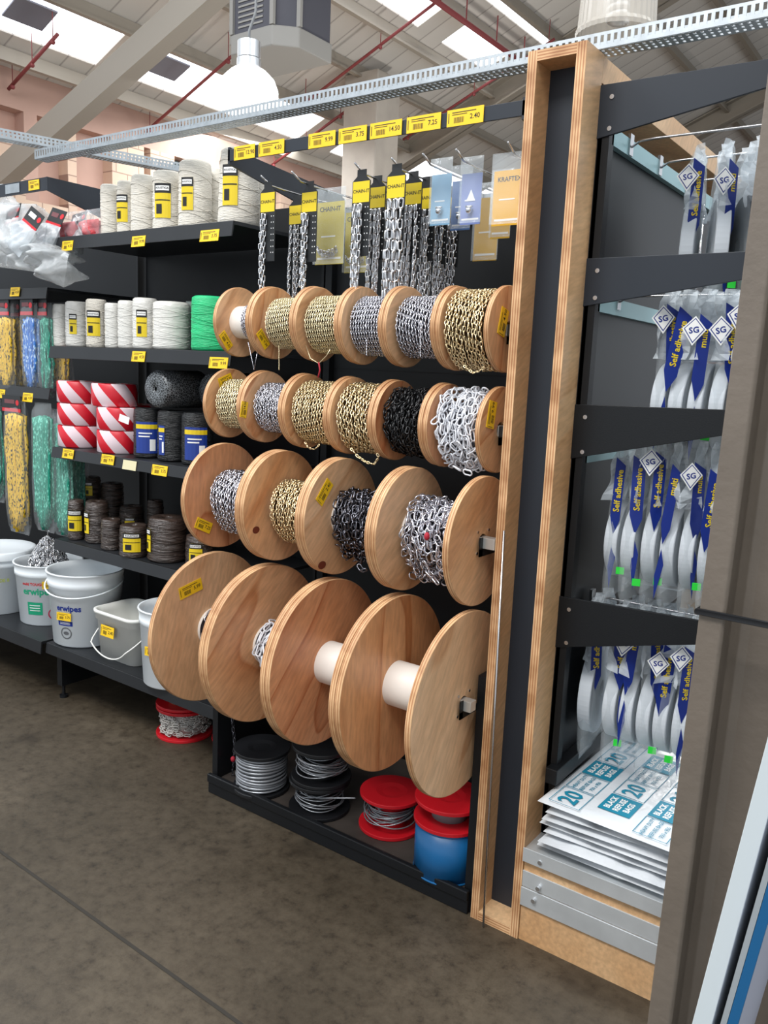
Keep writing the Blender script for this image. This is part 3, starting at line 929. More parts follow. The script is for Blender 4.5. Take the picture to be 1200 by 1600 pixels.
LAB = {
    1: ['small wooden reel of fine silver chain, leftmost of the top row', 'small reel of fine brass chain with white core end in the top row',
        'small reel of pale brass ball chain with red thread hanging, top row', 'small reel of very fine blue-silver chain, fourth in the top row',
        'small reel of silver twisted chain, second from right in the top row', 'top row reel packed to its rims with brass links, next to the plywood'],
    2: ['small reel of brass chain with yellow ticket on top, leftmost of second row', 'small reel of silver chain near the left of the second row',
        'reel of small brass links, third in the second row', 'reel of larger brass links with a hanging loop, left of the black chain',
        'reel of black painted chain in the second row', 'reel of big tangled white links in the second row'],
    3: ['medium reel of silver chain with ticket low on its left disc', 'medium reel of brass chain whose left disc has a dark knot',
        'medium reel of dark grey chain with ticket beside the winding', 'medium reel of long bright silver links in the third row'],
    4: ['large reel at bottom left with a few silver links and one price ticket', 'large reel with long white links, second in the bottom row',
        'large reel with bare white core and strongly grained reddish left disc', 'large pale reel with bare white core beside the plywood upright'],
}
GRP = {1: 'chain reels on the top rod', 2: 'chain reels on the second rod', 3: 'chain reels on the third rod', 4: 'large chain reels on the bottom rod'}
FACE = {1: [PINE_P, PINE, PINE_P, PINE_P, PINE_P, PINE], 2: [PINE, PINE, PINE, PINE, PINE_R, PINE_R], 3: [PINE_R, PINE, PINE_P, PINE_P], 4: [PINE_P, PINE, PINE_R, PINE]}
rows_z = {}
for r, d in ROWS.items():
    X = d['X']; t = d['t']; n = len(X) - 1
    tilt = d['tilt'] / (X[-1] - X[0]); xm = (X[0] + X[-1]) / 2
    for i in range(n):
        xl = X[i] + (t + .002 if i else 0)
        xr = X[i + 1]
        w_ = xr - xl            # reel spans 0..w_+t
        zc = d['z'] + tilt * (xl - xm) * 1.0
        R = d['R']
        root = thing('chain_reel', LAB[r][i], 'reel', (xl, d['y'], zc), 0, GRP[r])
        fm = FACE[r][i]
        fl1 = obj('flange', flange(R, t, 0)[0], [fm, EDGE_X], root)
        f2m = FACE[r][i + 1] if i + 1 < n else (PINE_P if r == 4 else PINE)
        fl2 = obj('flange', flange(R, t, 0)[0], [f2m, EDGE_X], root); fl2.location = (w_, 0, 0)
        d.setdefault('fl', []).append((fl1, fl2, w_))
        rc = {1: .052, 2: .05, 3: .055, 4: .064}[r]
        V, F = lathe([(rc, t), (rc, w_), (rc - .004, w_), (rc - .004, t), (rc, t)], 48, 'x')
        obj('core', G().add((V, F), 0, True), PIPE, root)
        sp = SPEC[r][i]
        if sp:
            nm, Rw, L, W, wr, mt, kw, (lo_, hi_) = sp
            a = t + (w_ - t) * lo_; b = t + (w_ - t) * hi_
            g = G()
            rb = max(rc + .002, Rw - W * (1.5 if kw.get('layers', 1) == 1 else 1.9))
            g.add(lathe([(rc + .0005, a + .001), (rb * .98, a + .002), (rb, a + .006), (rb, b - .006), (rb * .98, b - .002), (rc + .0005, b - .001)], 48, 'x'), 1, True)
            for VF in wound(a, b, Rw, L, W, wr, **kw): g.add(VF, 0, True)
            # inner cylinder, its dark colour painting the shaded gaps between chain turns
            ub = {NICKEL: 'gap_shade_nickel', GOLD: 'gap_shade_gold', PALEGOLD: 'gap_shade_pale', DKCHAIN: 'gap_shade_dark', BLKCHAIN: 'gap_shade_black', WHTCHAIN: 'gap_shade_white'}[mt]
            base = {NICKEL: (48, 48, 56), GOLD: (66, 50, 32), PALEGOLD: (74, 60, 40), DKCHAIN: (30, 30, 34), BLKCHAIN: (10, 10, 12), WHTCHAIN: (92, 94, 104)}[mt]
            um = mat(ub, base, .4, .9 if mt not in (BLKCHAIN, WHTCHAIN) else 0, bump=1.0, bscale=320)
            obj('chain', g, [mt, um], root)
        d.setdefault('roots', []).append((root, xl, zc))
    # the square bar through the row
    x0, x1 = X[0] - .03, -.984 if r != 4 else -.996
    z0 = d['z'] + tilt * (x0 - xm); z1 = d['z'] + tilt * (x1 - xm)
    g = G(); V, F = box(0, x1 - x0, -.0145, .0145, -.0145, .0145)
    V[:, 2] += V[:, 0] * tilt
    g.add((V, F))
    bar = tag(obj('square_bar', g, mat('bar_zinc', (206, 206, 202), .35, .6), None, .001), {1: 'square steel bar carrying the top row of reels', 2: 'square steel bar carrying the second row of reels',
        3: 'square steel bar carrying the third row of reels', 4: 'square steel bar carrying the large bottom reels'}[r], 'bar', 'square bars through the reels')
    bar.location = (x0, d['y'], z0)
    # bracket arm on the rack that holds the bar end
    g = G(); yb, zb_ = ly(d['y']), z1
    xb = lx(-1.018)
    g.add(box(xb - .002, xb + .001, yb - .03, yb + .14, zb_ - .035, zb_ - .0155))
    g.add(box(xb - .002, xb + .001, yb - .03, yb - .015, zb_ - .035, zb_ + .015))
    obj('bar_bracket', g, BLACK, BAY)


def sticker(row, i, px, py, face='L', deg=0, n=0, w=.058, h=.03):
    root, xl, zc = ROWS[row]['roots'][i]
    X = ROWS[row]['X']; t = ROWS[row]['t']
    xf = xl + t if face == 'L' else X[i + 1] + t
    p = at(px, py, 0, xf + .001)
    f1, f2, w2 = ROWS[row]['fl'][i]
    o = price(f1 if face == 'L' else f2, (xf + .0014 - xl - (0 if face == 'L' else w2), p[1] - ROWS[row]['y'], p[2] - zc), w, h, n, name='price_sticker')
    m = RXm(math.radians(deg)) @ RZm(PI / 2)
    o.rotation_euler = m.to_euler()
    return o


sticker(1, 0, 353, 532, 'L', -50, 1, .06, .03)
sticker(1, 1, 411, 530, 'L', -50, 2, .06, .03)
sticker(2, 0, 352, 594, 'L', 20, 3, .06, .03)
sticker(2, 1, 381, 640, 'L', 80, 4, .05, .028)
sticker(3, 0, 318, 821, 'L', -25, 5, .07, .036)
sticker(3, 2, 507, 769, 'L', 50, 6, .075, .036)
sticker(4, 0, 298, 920, 'L', 12, 7, .095, .04)
sticker(1, 5, 786, 503, 'R', 75, 1, .07, .04)
sticker(2, 5, 768, 648, 'R', 80, 2, .07, .04)


def knot(row, i, px, py, rw, rh):
    root, xl, zc = ROWS[row]['roots'][i]; t = ROWS[row]['t']
    p = at(px, py, 0, xl + t)
    a = np.linspace(0, 2 * PI, 14, endpoint=False)
    V = np.stack([np.full(14, xl + t + .0006 - xl), p[1] - ROWS[row]['y'] + rw * np.cos(a), p[2] - zc + rh * np.sin(a)], 1)
    obj('knot', G().add((V, [tuple(range(14))])), CORKBRN, ROWS[row]['fl'][i][0])


knot(3, 1, 400, 828, .015, .011)
knot(3, 2, 503, 883, .018, .012)
# red thread bits and hanging chain tails, parts of their reels
root, xl, zc = ROWS[1]['roots'][2]
yq = ROWS[1]['y']
P = [at(478, 540, 1, 1.9), at(485, 560, 1, 1.9), at(498, 568, 1, 1.9), at(510, 556, 1, 1.9), at(516, 546, 1, 1.9)]
obj('chain_tail', G().add(tube([(p[0] - xl, p[1] - yq, p[2] - zc) for p in P], .0012, 6), 0, True), PALEGOLD, root)
P = [at(498, 566, 1, 1.9), at(500, 578, 1, 1.9), at(497, 590, 1, 1.9)]
obj('thread', G().add(tube([(p[0] - xl, p[1] - yq, p[2] - zc) for p in P], .0025, 6), 0, True), DKRED, root)
root, xl, zc = ROWS[1]['roots'][0]
P = [at(388, 535, 1, 1.9), at(397, 578, 1, 1.9), at(403, 545, 1, 1.9)]
obj('chain_tail', G().add(tube([(p[0] - xl, p[1] - yq, p[2] - zc) for p in P], .0009, 6), 0, True), NICKEL, root)
for (i, xp, ya, yb) in ((1, 436, 540, 578), (3, 573, 530, 555), (4, 657, 500, 558)):
    root, xl, zc = ROWS[1]['roots'][i]
    a = at(xp, ya, 1, 1.875); b = at(xp, yb, 1, 1.875)
    g = G().add(strand((a[0] - xl, a[1] - yq, a[2] - zc), (b[0] - xl, b[1] - yq, b[2] - zc), .006, .004, .001, seg=6, cs=3), 0, True)
    obj('chain_tail', g, PALEGOLD if i == 1 else NICKEL, root)


def loop(row, i, pts, L, W, r, mt, y=None):
    root, xl, zc = ROWS[row]['roots'][i]; yy = ROWS[row]['y']
    y = y if y is not None else yy - .07
    P = np.array([at(a, b, 1, y) for a, b in pts]) - np.array([xl, yy, zc])
    g = G()
    for a, b in zip(P[:-1], P[1:]): g.add(strand(a, b, L, W, r, .2), 0, True)
    obj('chain_tail', g, mt, root)


loop(2, 3, [(548, 700), (560, 714), (572, 722), (584, 726), (592, 716), (588, 706)], .014, .0095, .0018, GOLD)
loop(2, 2, [(476, 690), (482, 700), (492, 702), (500, 694)], .012, .008, .0016, GOLD)
loop(1, 5, [(724, 572), (738, 582), (748, 580), (758, 574)], .012, .008, .0014, GOLD)
loop(2, 5, [(706, 728), (722, 736), (742, 740)], .03, .02, .0022, WHTCHAIN, 1.87)
loop(3, 3, [(666, 890), (678, 902), (686, 912)], .03, .018, .0024, NICKEL, 1.83)
loop(3, 2, [(558, 880), (566, 892), (572, 890)], .026, .016, .0022, DKCHAIN, 1.83)
root, xl, zc = ROWS[3]['roots'][3]
p = at(667, 838, 1, 1.79)
obj('thread', G().add(sphere((p[0] - xl, p[1] - 1.891, p[2] - zc), .008, 8, 6, 1.4), 0, True), DKRED, root)
root, xl, zc = ROWS[4]['roots'][1]
P = [at(363, 1120, 1, 1.95), at(366, 1160, 1, 1.95), at(364, 1200, 1, 1.95), at(364, 1226, 1, 1.95)]
g = G()
for a, b in zip(P[:-1], P[1:]): g.add(strand(np.array(a) - [xl, 1.841, zc], np.array(b) - [xl, 1.841, zc], .022, .012, .0016, .3), 0, True)
obj('chain_tail', g, DKCHAIN, root)
p = at(364, 1186, 1, 1.94)
obj('thread', G().add(sphere((p[0] - xl, p[1] - 1.841, p[2] - zc), .009, 8, 6, 1.2), 0, True), DKRED, root)
# small lug screws round the bar hole on the last discs
for r in (3, 4):
    root, xl, zc = ROWS[r]['roots'][3]; xe = ROWS[r]['X'][4] + ROWS[r]['t'] - xl
    g = G()
    for a in (45, 135, 225, 315):
        g.add(cyl((xe - .001, .04 * math.cos(math.radians(a)), .04 * math.sin(math.radians(a))), (xe + .002, .04 * math.cos(math.radians(a)), .04 * math.sin(math.radians(a))), .004, n=10))
    so = obj('screw', g, SILVER, ROWS[r]['fl'][3][1]); so.location = (-ROWS[r]['fl'][3][2], 0, 0)

# ================================================================== HOOKS AND HANGING PACKS
hook_px = [(408, 262), (456, 256), (554, 262), (611, 258), (660, 250), (712, 240), (793, 232)]
hook_mesh = None
HK = []
HL = ['leftmost hook over the reels, holding the single chain card', 'second hook from the left, holding a chain card and yellow blister packs', 'hook holding chain cards, middle of the reel bay',
      'hook with the fullest chain cards, right of the middle', 'hook holding the left pale blue packs', 'hook holding the right blue pack', 'hook beside the plywood upright holding an orange pack']
for n, (px, py) in enumerate(hook_px):
    p = at(px, py, 1, 1.93)
    x, z = p[0], 2.05
    if hook_mesh is None:
        g = G().add(tube([(0, .49, 0), (0, .1, 0), (0, .04, .002), (0, 0, .022)], .0028, 8), 0, True)
        g.add(box(-.012, .012, .485, .494, -.02, .02))
        hook_mesh = g.mesh('display_hook'); hook_mesh.materials.append(SILVER)
    o = bpy.data.objects.new('display_hook', hook_mesh); COL.objects.link(o); o.location = (x, 1.93, z)
    tag(o, HL[n], 'hook', 'chrome hooks over the reels')
    HK.append((x, z))


def chain_pack(label, x, y, z, L, W, r, length, nst, rz=0, spread=.014):
    t_ = thing('chain_card', label, 'chain pack', (x, y, z), rz, 'carded chains on the hooks')
    g = G()
    g.add(prism([(-.032, -.225), (.032, -.225), (.032, -.02), (.016, -.006), (.016, .012), (-.016, .012), (-.016, -.006), (-.032, -.02)], -.001, .001), 0)
    g.add(box(-.0295, .0295, -.0016, -.001, -.077, -.020), 1)
    g.add(text('CHAIN-IT', .0135, T(0, -.0019, -.047), bold=.02), 0)
    for zz in np.arange(-.2, -.09, .018):
        for xx in (.017, .026): g.add(box(xx - .0012, xx + .0012, -.0014, -.001, zz, zz + .003), 2)
    obj('card', g, [CARD, YELD, WHT], t_)
    g = G()
    for k in range(nst):
        xx = -.018 + k * spread * .55; yy = -.006 - .005 * (k % 2)
        ln = length * (1 if k < 2 else random.uniform(.75, 1))
        g.add(strand((xx, yy, -.082), (xx + random.uniform(-.006, .006), yy, -.082 - ln), L, W, r, .2, 10, 5, random.uniform(-.006, .006)), 0, True)
    obj('chain', g, SILVER, t_)
    return t_


chain_pack('chain card hanging alone nearest the left end of the price rail', HK[0][0] + .012, 1.95, 2.045, .022, .013, .0024, .27, 3)
chain_pack('chain card behind and lower than the first, near the left end', HK[0][0] + .014, 2.08, 2.03, .018, .011, .002, .34, 5)
chain_pack('chain card with thick links beside the yellow blister packs', HK[1][0] + .012, 2.0, 2.045, .026, .016, .003, .30, 3)
chain_pack('front chain card of the middle cluster, thick links at left', HK[2][0] + .012, 1.95, 2.045, .026, .016, .003, .33, 4)
for k, (yy, ww) in enumerate([(2.03, 'second'), (2.11, 'third'), (2.19, 'rearmost')]):
    chain_pack('%s chain card back on the hook of the middle cluster' % ww, HK[2][0] + .008, yy, 2.045, .022, .013, .0024, .33, 6)
chain_pack('largest front chain card with heaviest links, right of the middle', HK[3][0] + .006, 1.95, 2.048, .034, .02, .0036, .35, 5, 0, .018)
for k, (yy, ww) in enumerate([(2.03, 'second'), (2.10, 'third'), (2.17, 'fourth'), (2.24, 'rearmost')]):
    chain_pack('%s chain card back behind the heaviest chain card' % ww, HK[3][0] + .008, yy, 2.045, .024, .014, .0026, .33, 6)


def blister(label, x, y, z, w_, h_, body, word, content, name='blister_pack', grp='blister packs on the hooks', wordmat=INK, back=None, size=.013):
    t_ = thing(name, label, 'blister pack', (x, y, z), 0, grp)
    g = G().add(box(-w_ / 2, w_ / 2, 0, .002, -h_, -.03), 0)
    if word: g.add(text(word, size, T(0, -.0008, -.052), bold=.015), 1)
    g.add(box(-w_ * .3, w_ * .2, -.0006, 0, -h_ * .62, -h_ * .6), 2)
    g.add(box(-w_ * .42, w_ * .42, -.0006, 0, -h_ * .93, -h_ * .9), 2)
    obj('backing_card', g, [body, wordmat, WHT], t_)
    g = G().add(pillow(w_ * 1.12, .02, h_ * 1.05, 8, 10, .3, .05, 3), 0, True, T(0, -.004, -h_ * 1.05 + .012))
    obj('clear_sleeve', g, FILM, t_)
    g = G()
    if content == 'chain':
        for k in range(5):
            a = np.linspace(PI * 1.05, PI * 1.95, 5)
            P = np.stack([np.cos(a) * w_ * .38, 0 * a - .006 - .002 * k, np.sin(a) * .022 - h_ * .8 + k * .004], 1)
            for p_, q_ in zip(P[:-1], P[1:]): g.add(strand(p_, q_, .014, .009, .0017, .4), 0, True)
        obj('chain', g, SILVER, t_)
    elif content == 'shackle':
        g.add(sphere((0, -.008, -h_ * .78), .009, 12, 8), 0, True)
        g.add(cyl((-.01, -.008, -h_ * .72), (.01, -.008, -h_ * .72), .003, n=8), 0, True)
        obj('fitting', g, SILVER, t_)
    return t_


PB = mat('pale_blue_pack', (132, 176, 206), .35); VB = mat('violet_blue_pack', (120, 136, 190), .35); OR = mat('mustard_pack', (214, 168, 38), .4); YG = mat('olive_yellow_pack', (196, 178, 44), .4)
blister('front olive yellow blister pack with chain lying at its bottom', HK[1][0] + .012, 2.1, 2.045, .115, .22, YG, 'CHAIN-IT', 'chain', size=.02)
blister('rear olive yellow blister pack half hidden, lower right of the front one', HK[1][0] + .045, 2.2, 2.03, .10, .22, YG, 'CHAIN-IT', 'chain', size=.02)
blister('pale blue pack with small metal fitting, left of the violet one', HK[4][0] - .0, 2.03, 2.07, .064, .165, PB, '', 'shackle', wordmat=WHT)
blister('pale blue pack behind the front pale blue pack', HK[4][0] + .012, 2.12, 2.07, .064, .165, mat('deep_blue_pack', (92, 124, 176), .35), '', 'shackle', wordmat=WHT)
blister('mustard pack behind the pale blue packs', HK[4][0] + .03, 2.24, 2.045, .08, .21, OR, '', None)
t_ = blister('violet blue pack printed with a white triangle', HK[5][0] + .012, 2.0, 2.055, .062, .16, VB, '', 'shackle', wordmat=WHT)
g = G().add((np.array([(-.014, -.0012, -.1), (.014, -.0012, -.1), (0, -.0012, -.07)]), [(0, 1, 2)]))
obj('printed_mark', g, WHT, t_)
blister('mustard pack behind the violet blue pack', HK[5][0] + .04, 2.12, 2.045, .06, .17, OR, '', None)
blister('orange yellow pack with black heading, beside the plywood upright', HK[6][0] - .01, 1.97, 2.045, .09, .165, mat('orange_yellow_pack', (226, 172, 30), .4), 'KRAFTEX', None, size=.016)
blister('orange yellow pack hidden behind the one beside the plywood upright', HK[6][0] + .0, 2.1, 2.03, .08, .165, OR, '', None)

# ================================================================== LEFT SHELF BAY
SX0, SX1 = -3.13, -2.075
BL = thing('shelf_rack', 'black steel back panel and posts of the twine shelving', 'shelving', (SX0, 2.0, 0))
obj('back_panel', G().add(box(0, SX1 - SX0 + .02, .47, .49, .01, 2.1)), PANEL, BL)
for x in (-.03, SX1 - SX0 + .0): obj('upright', G().add(box(x, x + .012, .44, .5, 0, 2.12)), BLACK, BL)
FOOTX = -3.165
obj('foot', G().add(box(-.055, -.02, .02, .45, .06, .235)).add(cyl((-.04, .04, 0), (-.04, .04, .012), .018, n=16)).add(cyl((-.04, .04, .012), (-.04, .04, .07), .007, n=10)), [BLACK], BL)


def shelf(label, z, lip, depth_y0=1.98, x0=SX0, x1=SX1, tickets=(), zo=0, flare=0.004):
    s = thing('metal_shelf', label, 'shelf', (x0, depth_y0, z), 0, 'shelves left of the reels' if x0 > -3.2 else 'rails of the rope bay')
    L = x1 - x0
    obj('deck', G().add(box(0, L, .012, 2.46 - depth_y0, lip - .012, lip)), SHELFM, s)
    fl_ = obj('front_lip', G().add(prism([(0, 0), (.006, 0), (.012 + flare, lip), (.004 + flare, lip)], 0, L, 'x')), SHELFM, s, .001)
    for n, (px, py, pw) in enumerate(tickets):
        p = at(px, py, 1, depth_y0)
        o = price(fl_, (p[0] - x0, (.004 + flare) / 2 - .0032, p[2] - z), pw, .038, n + 1, (math.atan((.004 + flare) / lip) * -1, 0, 0))
    return s


shelf('top shelf of the left bay, holding tall white twine spools', 1.912, .05, tickets=[(105, 384, .07), (216, 377, .075), (327, 368, .09)])
s2 = shelf('second shelf, holding white and green wrapped twine', 1.492, .048, tickets=[(216, 557, .075), (341, 567, .09)])
s3 = shelf('third shelf, holding barrier tape and black rope packs', 1.085, .042, tickets=[(106, 709, .075), (168, 718, .08), (249, 735, .085)])
p = at(202, 727, 1, 1.98)
o = obj('blank_ticket', G().add(box(-.04, .04, -.0008, .0008, -.018, .018)), mat('cream_ticket', (214, 206, 168), .6), s3); o.location = (p[0] - SX0, .001, p[2] - 1.085); o.rotation_euler = (-.18, 0, 0)
shelf('fourth shelf, holding dark brown twine spools', .692, .044)
shelf('low base shelf under the white buckets', .232, .045, 1.95, -3.16, -2.06, flare=.002)

# rope bay further left
shelf('low base shelf left end under the lidded bucket', .225, .055, 1.935, -5.1, -3.175, flare=.002)
shelf('upper rope rail with one yellow ticket', 1.73, .045, 2.0, -5.1, -3.17, tickets=[(23, 456, .07)])
shelf('lower rope rail with two yellow tickets', 1.32, .045, 2.0, -5.1, -3.17, tickets=[(43, 621, .075), (0, 615, .075)])
B2 = thing('shelf_rack', 'black back panel behind the hanging ropes at far left', 'shelving', (-5.1, 2.0, 0))
obj('back_panel', G().add(box(0, 1.93, .47, .49, .01, 2.08)), PANEL, B2)
R2 = thing('price_rail', 'short rail at upper left edge with one yellow ticket', 'price rail', (-4.3, 2.0, 2.15))
obj('rail_bar', G().add(box(0, 1.15, 0, .006, 0, .05)), SLATE, R2, .001)
obj('arm', G().add(prism([(0, 0), (.46, -.12), (.46, .05), (0, .05)], 1.15, 1.16, 'x')), SLATE, R2)
p = at(54, 303, 1, 2.0); price(R2, (p[0] + 4.3, -.002, .026), .075, .038, 2)
p = at(22, 308, 1, 2.0)
obj('shiny_ticket_holder', G().add(box(p[0] + 4.3 - .06, p[0] + 4.3 + .045, -.0025, -.001, .008, .044)), STEEL, R2)


# spools
def spool(label, name, x, y, z, R, h, m, cat='twine spool', group=None, cone=1.0, lab=None, labang=0, core=True, loc_lab=.5, word='', labm=None, rz=None, dent=.0, tilt=0):
    t_ = thing(name, label, cat, (x, y, z), 0, group)
    if tilt: t_.rotation_euler = (0, tilt, 0)
    prof = [(.012, .004), (R * .85, 0), (R * .97, h * .02), (R, h * .06)]
    for k in range(1, 12):
        f = k / 12; prof.append((R * (1 - (1 - cone) * f) * (1 + dent * math.sin(k * 2.1)), h * (.06 + .88 * f)))
    prof += [(R * cone * .97, h * .97), (R * cone * .84, h), (R * .28, h * .985), (R * .22, h * .93), (.01, h * .93)]
    g = G(); V, F = lathe(prof, 40)
    # criss-cross yarn ridges
    n = 40; Vr = V.reshape(len(prof), n, 3).copy()
    g.add((Vr.reshape(-1, 3), F), 0, True)
    wo = obj('winding', g, m, t_)
    g = G()
    for s_ in (-1, 1):
        for k in range(4):
            zz = h * (.1 + .2 * k); a = np.linspace(0, 2 * PI, 40)
            rr = R * (1 - (1 - cone) * (zz / h)) * (1.004 + dent)
            g.add(tube(np.stack([np.cos(a + s_ * k) * rr, np.sin(a + s_ * k) * rr, zz + h * .09 * np.sin(a * 1.0) * s_ + h * .05], 1), .0011, 4, True), 0, True)
    obj('outer_turns', g, m, wo)
    if lab:
        lw, lh, kind = lab
        g = G(); ang0 = -PI / 2 + labang; da = lw / R / 2
        a = np.linspace(ang0 - da, ang0 + da, 9)
        zc_ = h * loc_lab
        def patch(a0, a1, z0, z1, off, slot):
            aa = np.linspace(a0, a1, 7); rr = max(R, R * cone) * (1.01 + dent) + off
            V = np.concatenate([np.stack([np.cos(aa) * rr, np.sin(aa) * rr, 0 * aa + z0], 1), np.stack([np.cos(aa) * rr, np.sin(aa) * rr, 0 * aa + z1], 1)])
            g.add((V, [(i, i + 1, 8 + i, 7 + i) for i in range(6)]), slot)
        if kind == 'yb':
            patch(a[0], a[-1], zc_ - lh / 2, zc_ + lh / 2, .0012, 0)
            patch(a[0], a[-1], zc_ + lh * .22, zc_ + lh / 2, .0018, 1)
            patch(a[0] + da * .2, a[-1] - da * .2, zc_ + lh * .29, zc_ + lh * .43, .0024, 2)
            patch(a[0] + da * .1, a[-1] - da * .1, zc_ + lh * .0, zc_ + lh * .03, .0022, 1)
            patch(a[0] + da * .3, a[-1] - da * 1.0, zc_ - lh * .38, zc_ - lh * .1, .0022, 1)
            mm = [YELD, INK, WHT]
        else:
            patch(a[0], a[-1], zc_ - lh / 2, zc_ + lh / 2, .0012, 0)
            patch(a[0], a[-1], zc_ + lh * .28, zc_ + lh * .42, .0018, 1)
            patch(a[0] + da * .3, a[-1] - da * .5, zc_ + lh * .12, zc_ + lh * .16, .0018, 2)
            patch(a[0] + da * .3, a[-1] - da * .7, zc_ + lh * .02, zc_ + lh * .06, .0018, 2)
            patch(a[-1] - da * .7, a[-1] - da * .2, zc_ - lh * .42, zc_ - lh * .05, .0018, 2)
            mm = [mat('blue_label', (30, 58, 140), .4), YELD, WHT]
        if kind == 'yb':
            Vt, Ft = text('ROUSTICA', min(lh * .13, lw * .155), bold=.02)
            th_ = ang0 + Vt[:, 0] / R; rr = R * (1.01 + dent) + .003
            g.add((np.stack([np.cos(th_) * rr, np.sin(th_) * rr, Vt[:, 2] + zc_ + lh * .36], 1), Ft), 1)
        obj('label', g, mm, wo)
    return t_


G1 = 'white twine spools on the top shelf'
tops = [(173, 27, .20, 1.0, None, 'first white twine spool at the left end of the top shelf'),
        (197, 24, .205, .97, (.05, .1, 'yb'), 'narrow white spool with yellow and black label, second on top shelf'),
        (225, 34, .215, .97, None, 'plain white spool, third from the left on the top shelf'),
        (262, 38, .215, .98, (.062, .12, 'yb'), 'wide white spool with large yellow label, fourth on the top shelf'),
        (305, 42, .235, .96, (.045, .11, 'yb'), 'tall white spool with small yellow label, fifth on the top shelf'),
        (336, 32, .235, .78, None, 'cone shaped white spool between two taller ones on the top shelf'),
        (373, 50, .25, .9, (.055, .13, 'yb'), 'tallest and widest white spool at the right end of the top shelf'),
        (398, 24, .19, 1.0, None, 'plain spool mostly hidden behind the hanging chain card')]
for n, (px, wpx, h, cone, lab, lb) in enumerate(tops):
    y = 2.10 if n not in (5, 7) else 2.2
    p = at(px, 330, 1, y)
    R = wpx / 2 / 400 * 1.13
    spool(lb, 'twine_spool', p[0], y, 1.9625, R, h, TWINE, group=G1, cone=cone, lab=lab, labang=.35 if n != 3 else .5, loc_lab=.5, dent=.004)
# plastic wrapped white twine on shelf two
G2 = 'wrapped twine blocks on the second shelf'
tw = [(95, 22, TWINE2, None, 'leftmost white wrapped twine block on the second shelf'), (121, 32, TWINE2, (.03, .08, 'yb'), 'white twine block with narrow sideways label on second shelf'),
      (151, 28, TWINE, (.055, .1, 'yb'), 'white twine roll with big yellow label on the second shelf'), (177, 22, TWINE2, None, 'loosely bagged white twine behind the labelled roll'),
      (200, 26, TWINE2, None, 'bagged white twine left of the middle label'), (227, 32, TWINE2, (.04, .1, 'yb'), 'wrapped twine with tall yellow label in the middle of second shelf'),
      (268, 46, TWINE2, None, 'broad grey-white wrapped twine block right of the tall label'), (299, 16, mat('grey_twine', (110, 118, 116), .5), None, 'thin grey wrapped roll left of the green twine'),
      (329, 46, GREEN, None, 'bright green wrapped twine roll at the end of the second shelf')]
for n, (px, wpx, m, lab, lb) in enumerate(tw):
    y = 2.09 if n not in (7,) else 2.16
    p = at(px, 510, 1, y); R = wpx / 2 / 395 * 1.16
    spool(lb, 'twine_roll', p[0], y, 1.5405, R, .175 + .008 * (n % 3), m, 'twine roll', G2, 1.0, lab, .6, dent=.003)
# barrier tape
G3 = 'barrier tape rolls on the third shelf'
proto = None
pos = ['bottom', 'middle', 'top']
for c, (px, nm) in enumerate([(126, 'left'), (180, 'right')]):
    for k in range(3):
        p = at(px + (8 if (c == 1 and k < 2) else 0), 700, 1, 2.10)
        loc = (p[0], 2.10, 1.1275 + k * .092)
        lb = 'red and white barrier tape roll, %s of the %s stack' % (pos[k], nm)
        if proto is None:
            R = .09
            proto = thing('barrier_tape_roll', lb, 'tape roll', loc, 0, G3)
            obj('tape', G().add(lathe([(.036, .0), (R - .004, 0), (R, .004), (R, .086), (R - .004, .09), (.036, .09), (.036, 0)], 56), 0, True), STRIPE, proto)
            obj('cardboard_core', G().add(lathe([(.0355, .001), (.0355, .089), (.032, .089), (.032, .001), (.0355, .001)], 32), 0, True), mat('cardboard', (150, 118, 84), .8), proto)
        else:
            dup(proto, loc, lb, rz=(1.1 * k + 2.3 * c))
dup(proto, (at(214, 610, 1, 2.3)[0], 2.3, 1.1275), 'barrier tape roll in shadow behind the right stack, low', rz=2)
dup(proto, (at(214, 610, 1, 2.3)[0], 2.3, 1.2195), 'barrier tape roll in shadow behind the right stack, upper', rz=4)
t_ = tag(obj('white_sticker', G().add(box(-.025, .025, -.0006, .0006, -.014, .014)), WHT), 'small white price sticker on the right barrier tape stack', 'sticker')
p = at(194, 655, 1, 2.012); t_.location = p; t_.rotation_euler = (0, .25, .2)
# black rope packs with blue labels
G4 = 'black rope packs on the third shelf'
for n, (px, lb, lab) in enumerate([(232, 'black rope pack with blue label beside the barrier tape', (.085, .12, 'bl')), (270, 'black rope pack in the middle, its blue label half turned away', (.03, .11, 'bl')),
                                   (308, 'black rope pack with wide blue label beside the wooden reels', (.085, .12, 'bl'))]):
    p = at(px, 670, 1, 2.08)
    spool(lb, 'rope_pack', p[0], 2.08, 1.1275, .056, .19, BLKROPE, 'rope pack', G4, 1.0, lab, .75 if n != 1 else .05, loc_lab=.42)
for n, (px, py, lb) in enumerate([(254, 607, 'rolled black netting lying end-on atop the rope packs'), (300, 615, 'second roll of black netting in shadow, right of the first')]):
    p = at(px, py, 1, 2.05)
    r_ = tag(obj('netting_roll', G().add(lathe([(.008, .0), (.012, -.006), (.06, -.004), (.07, .01), (.072, .2), (.06, .21), (.01, .21)], 40), 0, True, RXm(-PI / 2)), NET), lb, 'netting', 'black netting rolls')
    r_.location = (p[0], 2.02 + .12 * n, 1.1275 + .195 + .073)
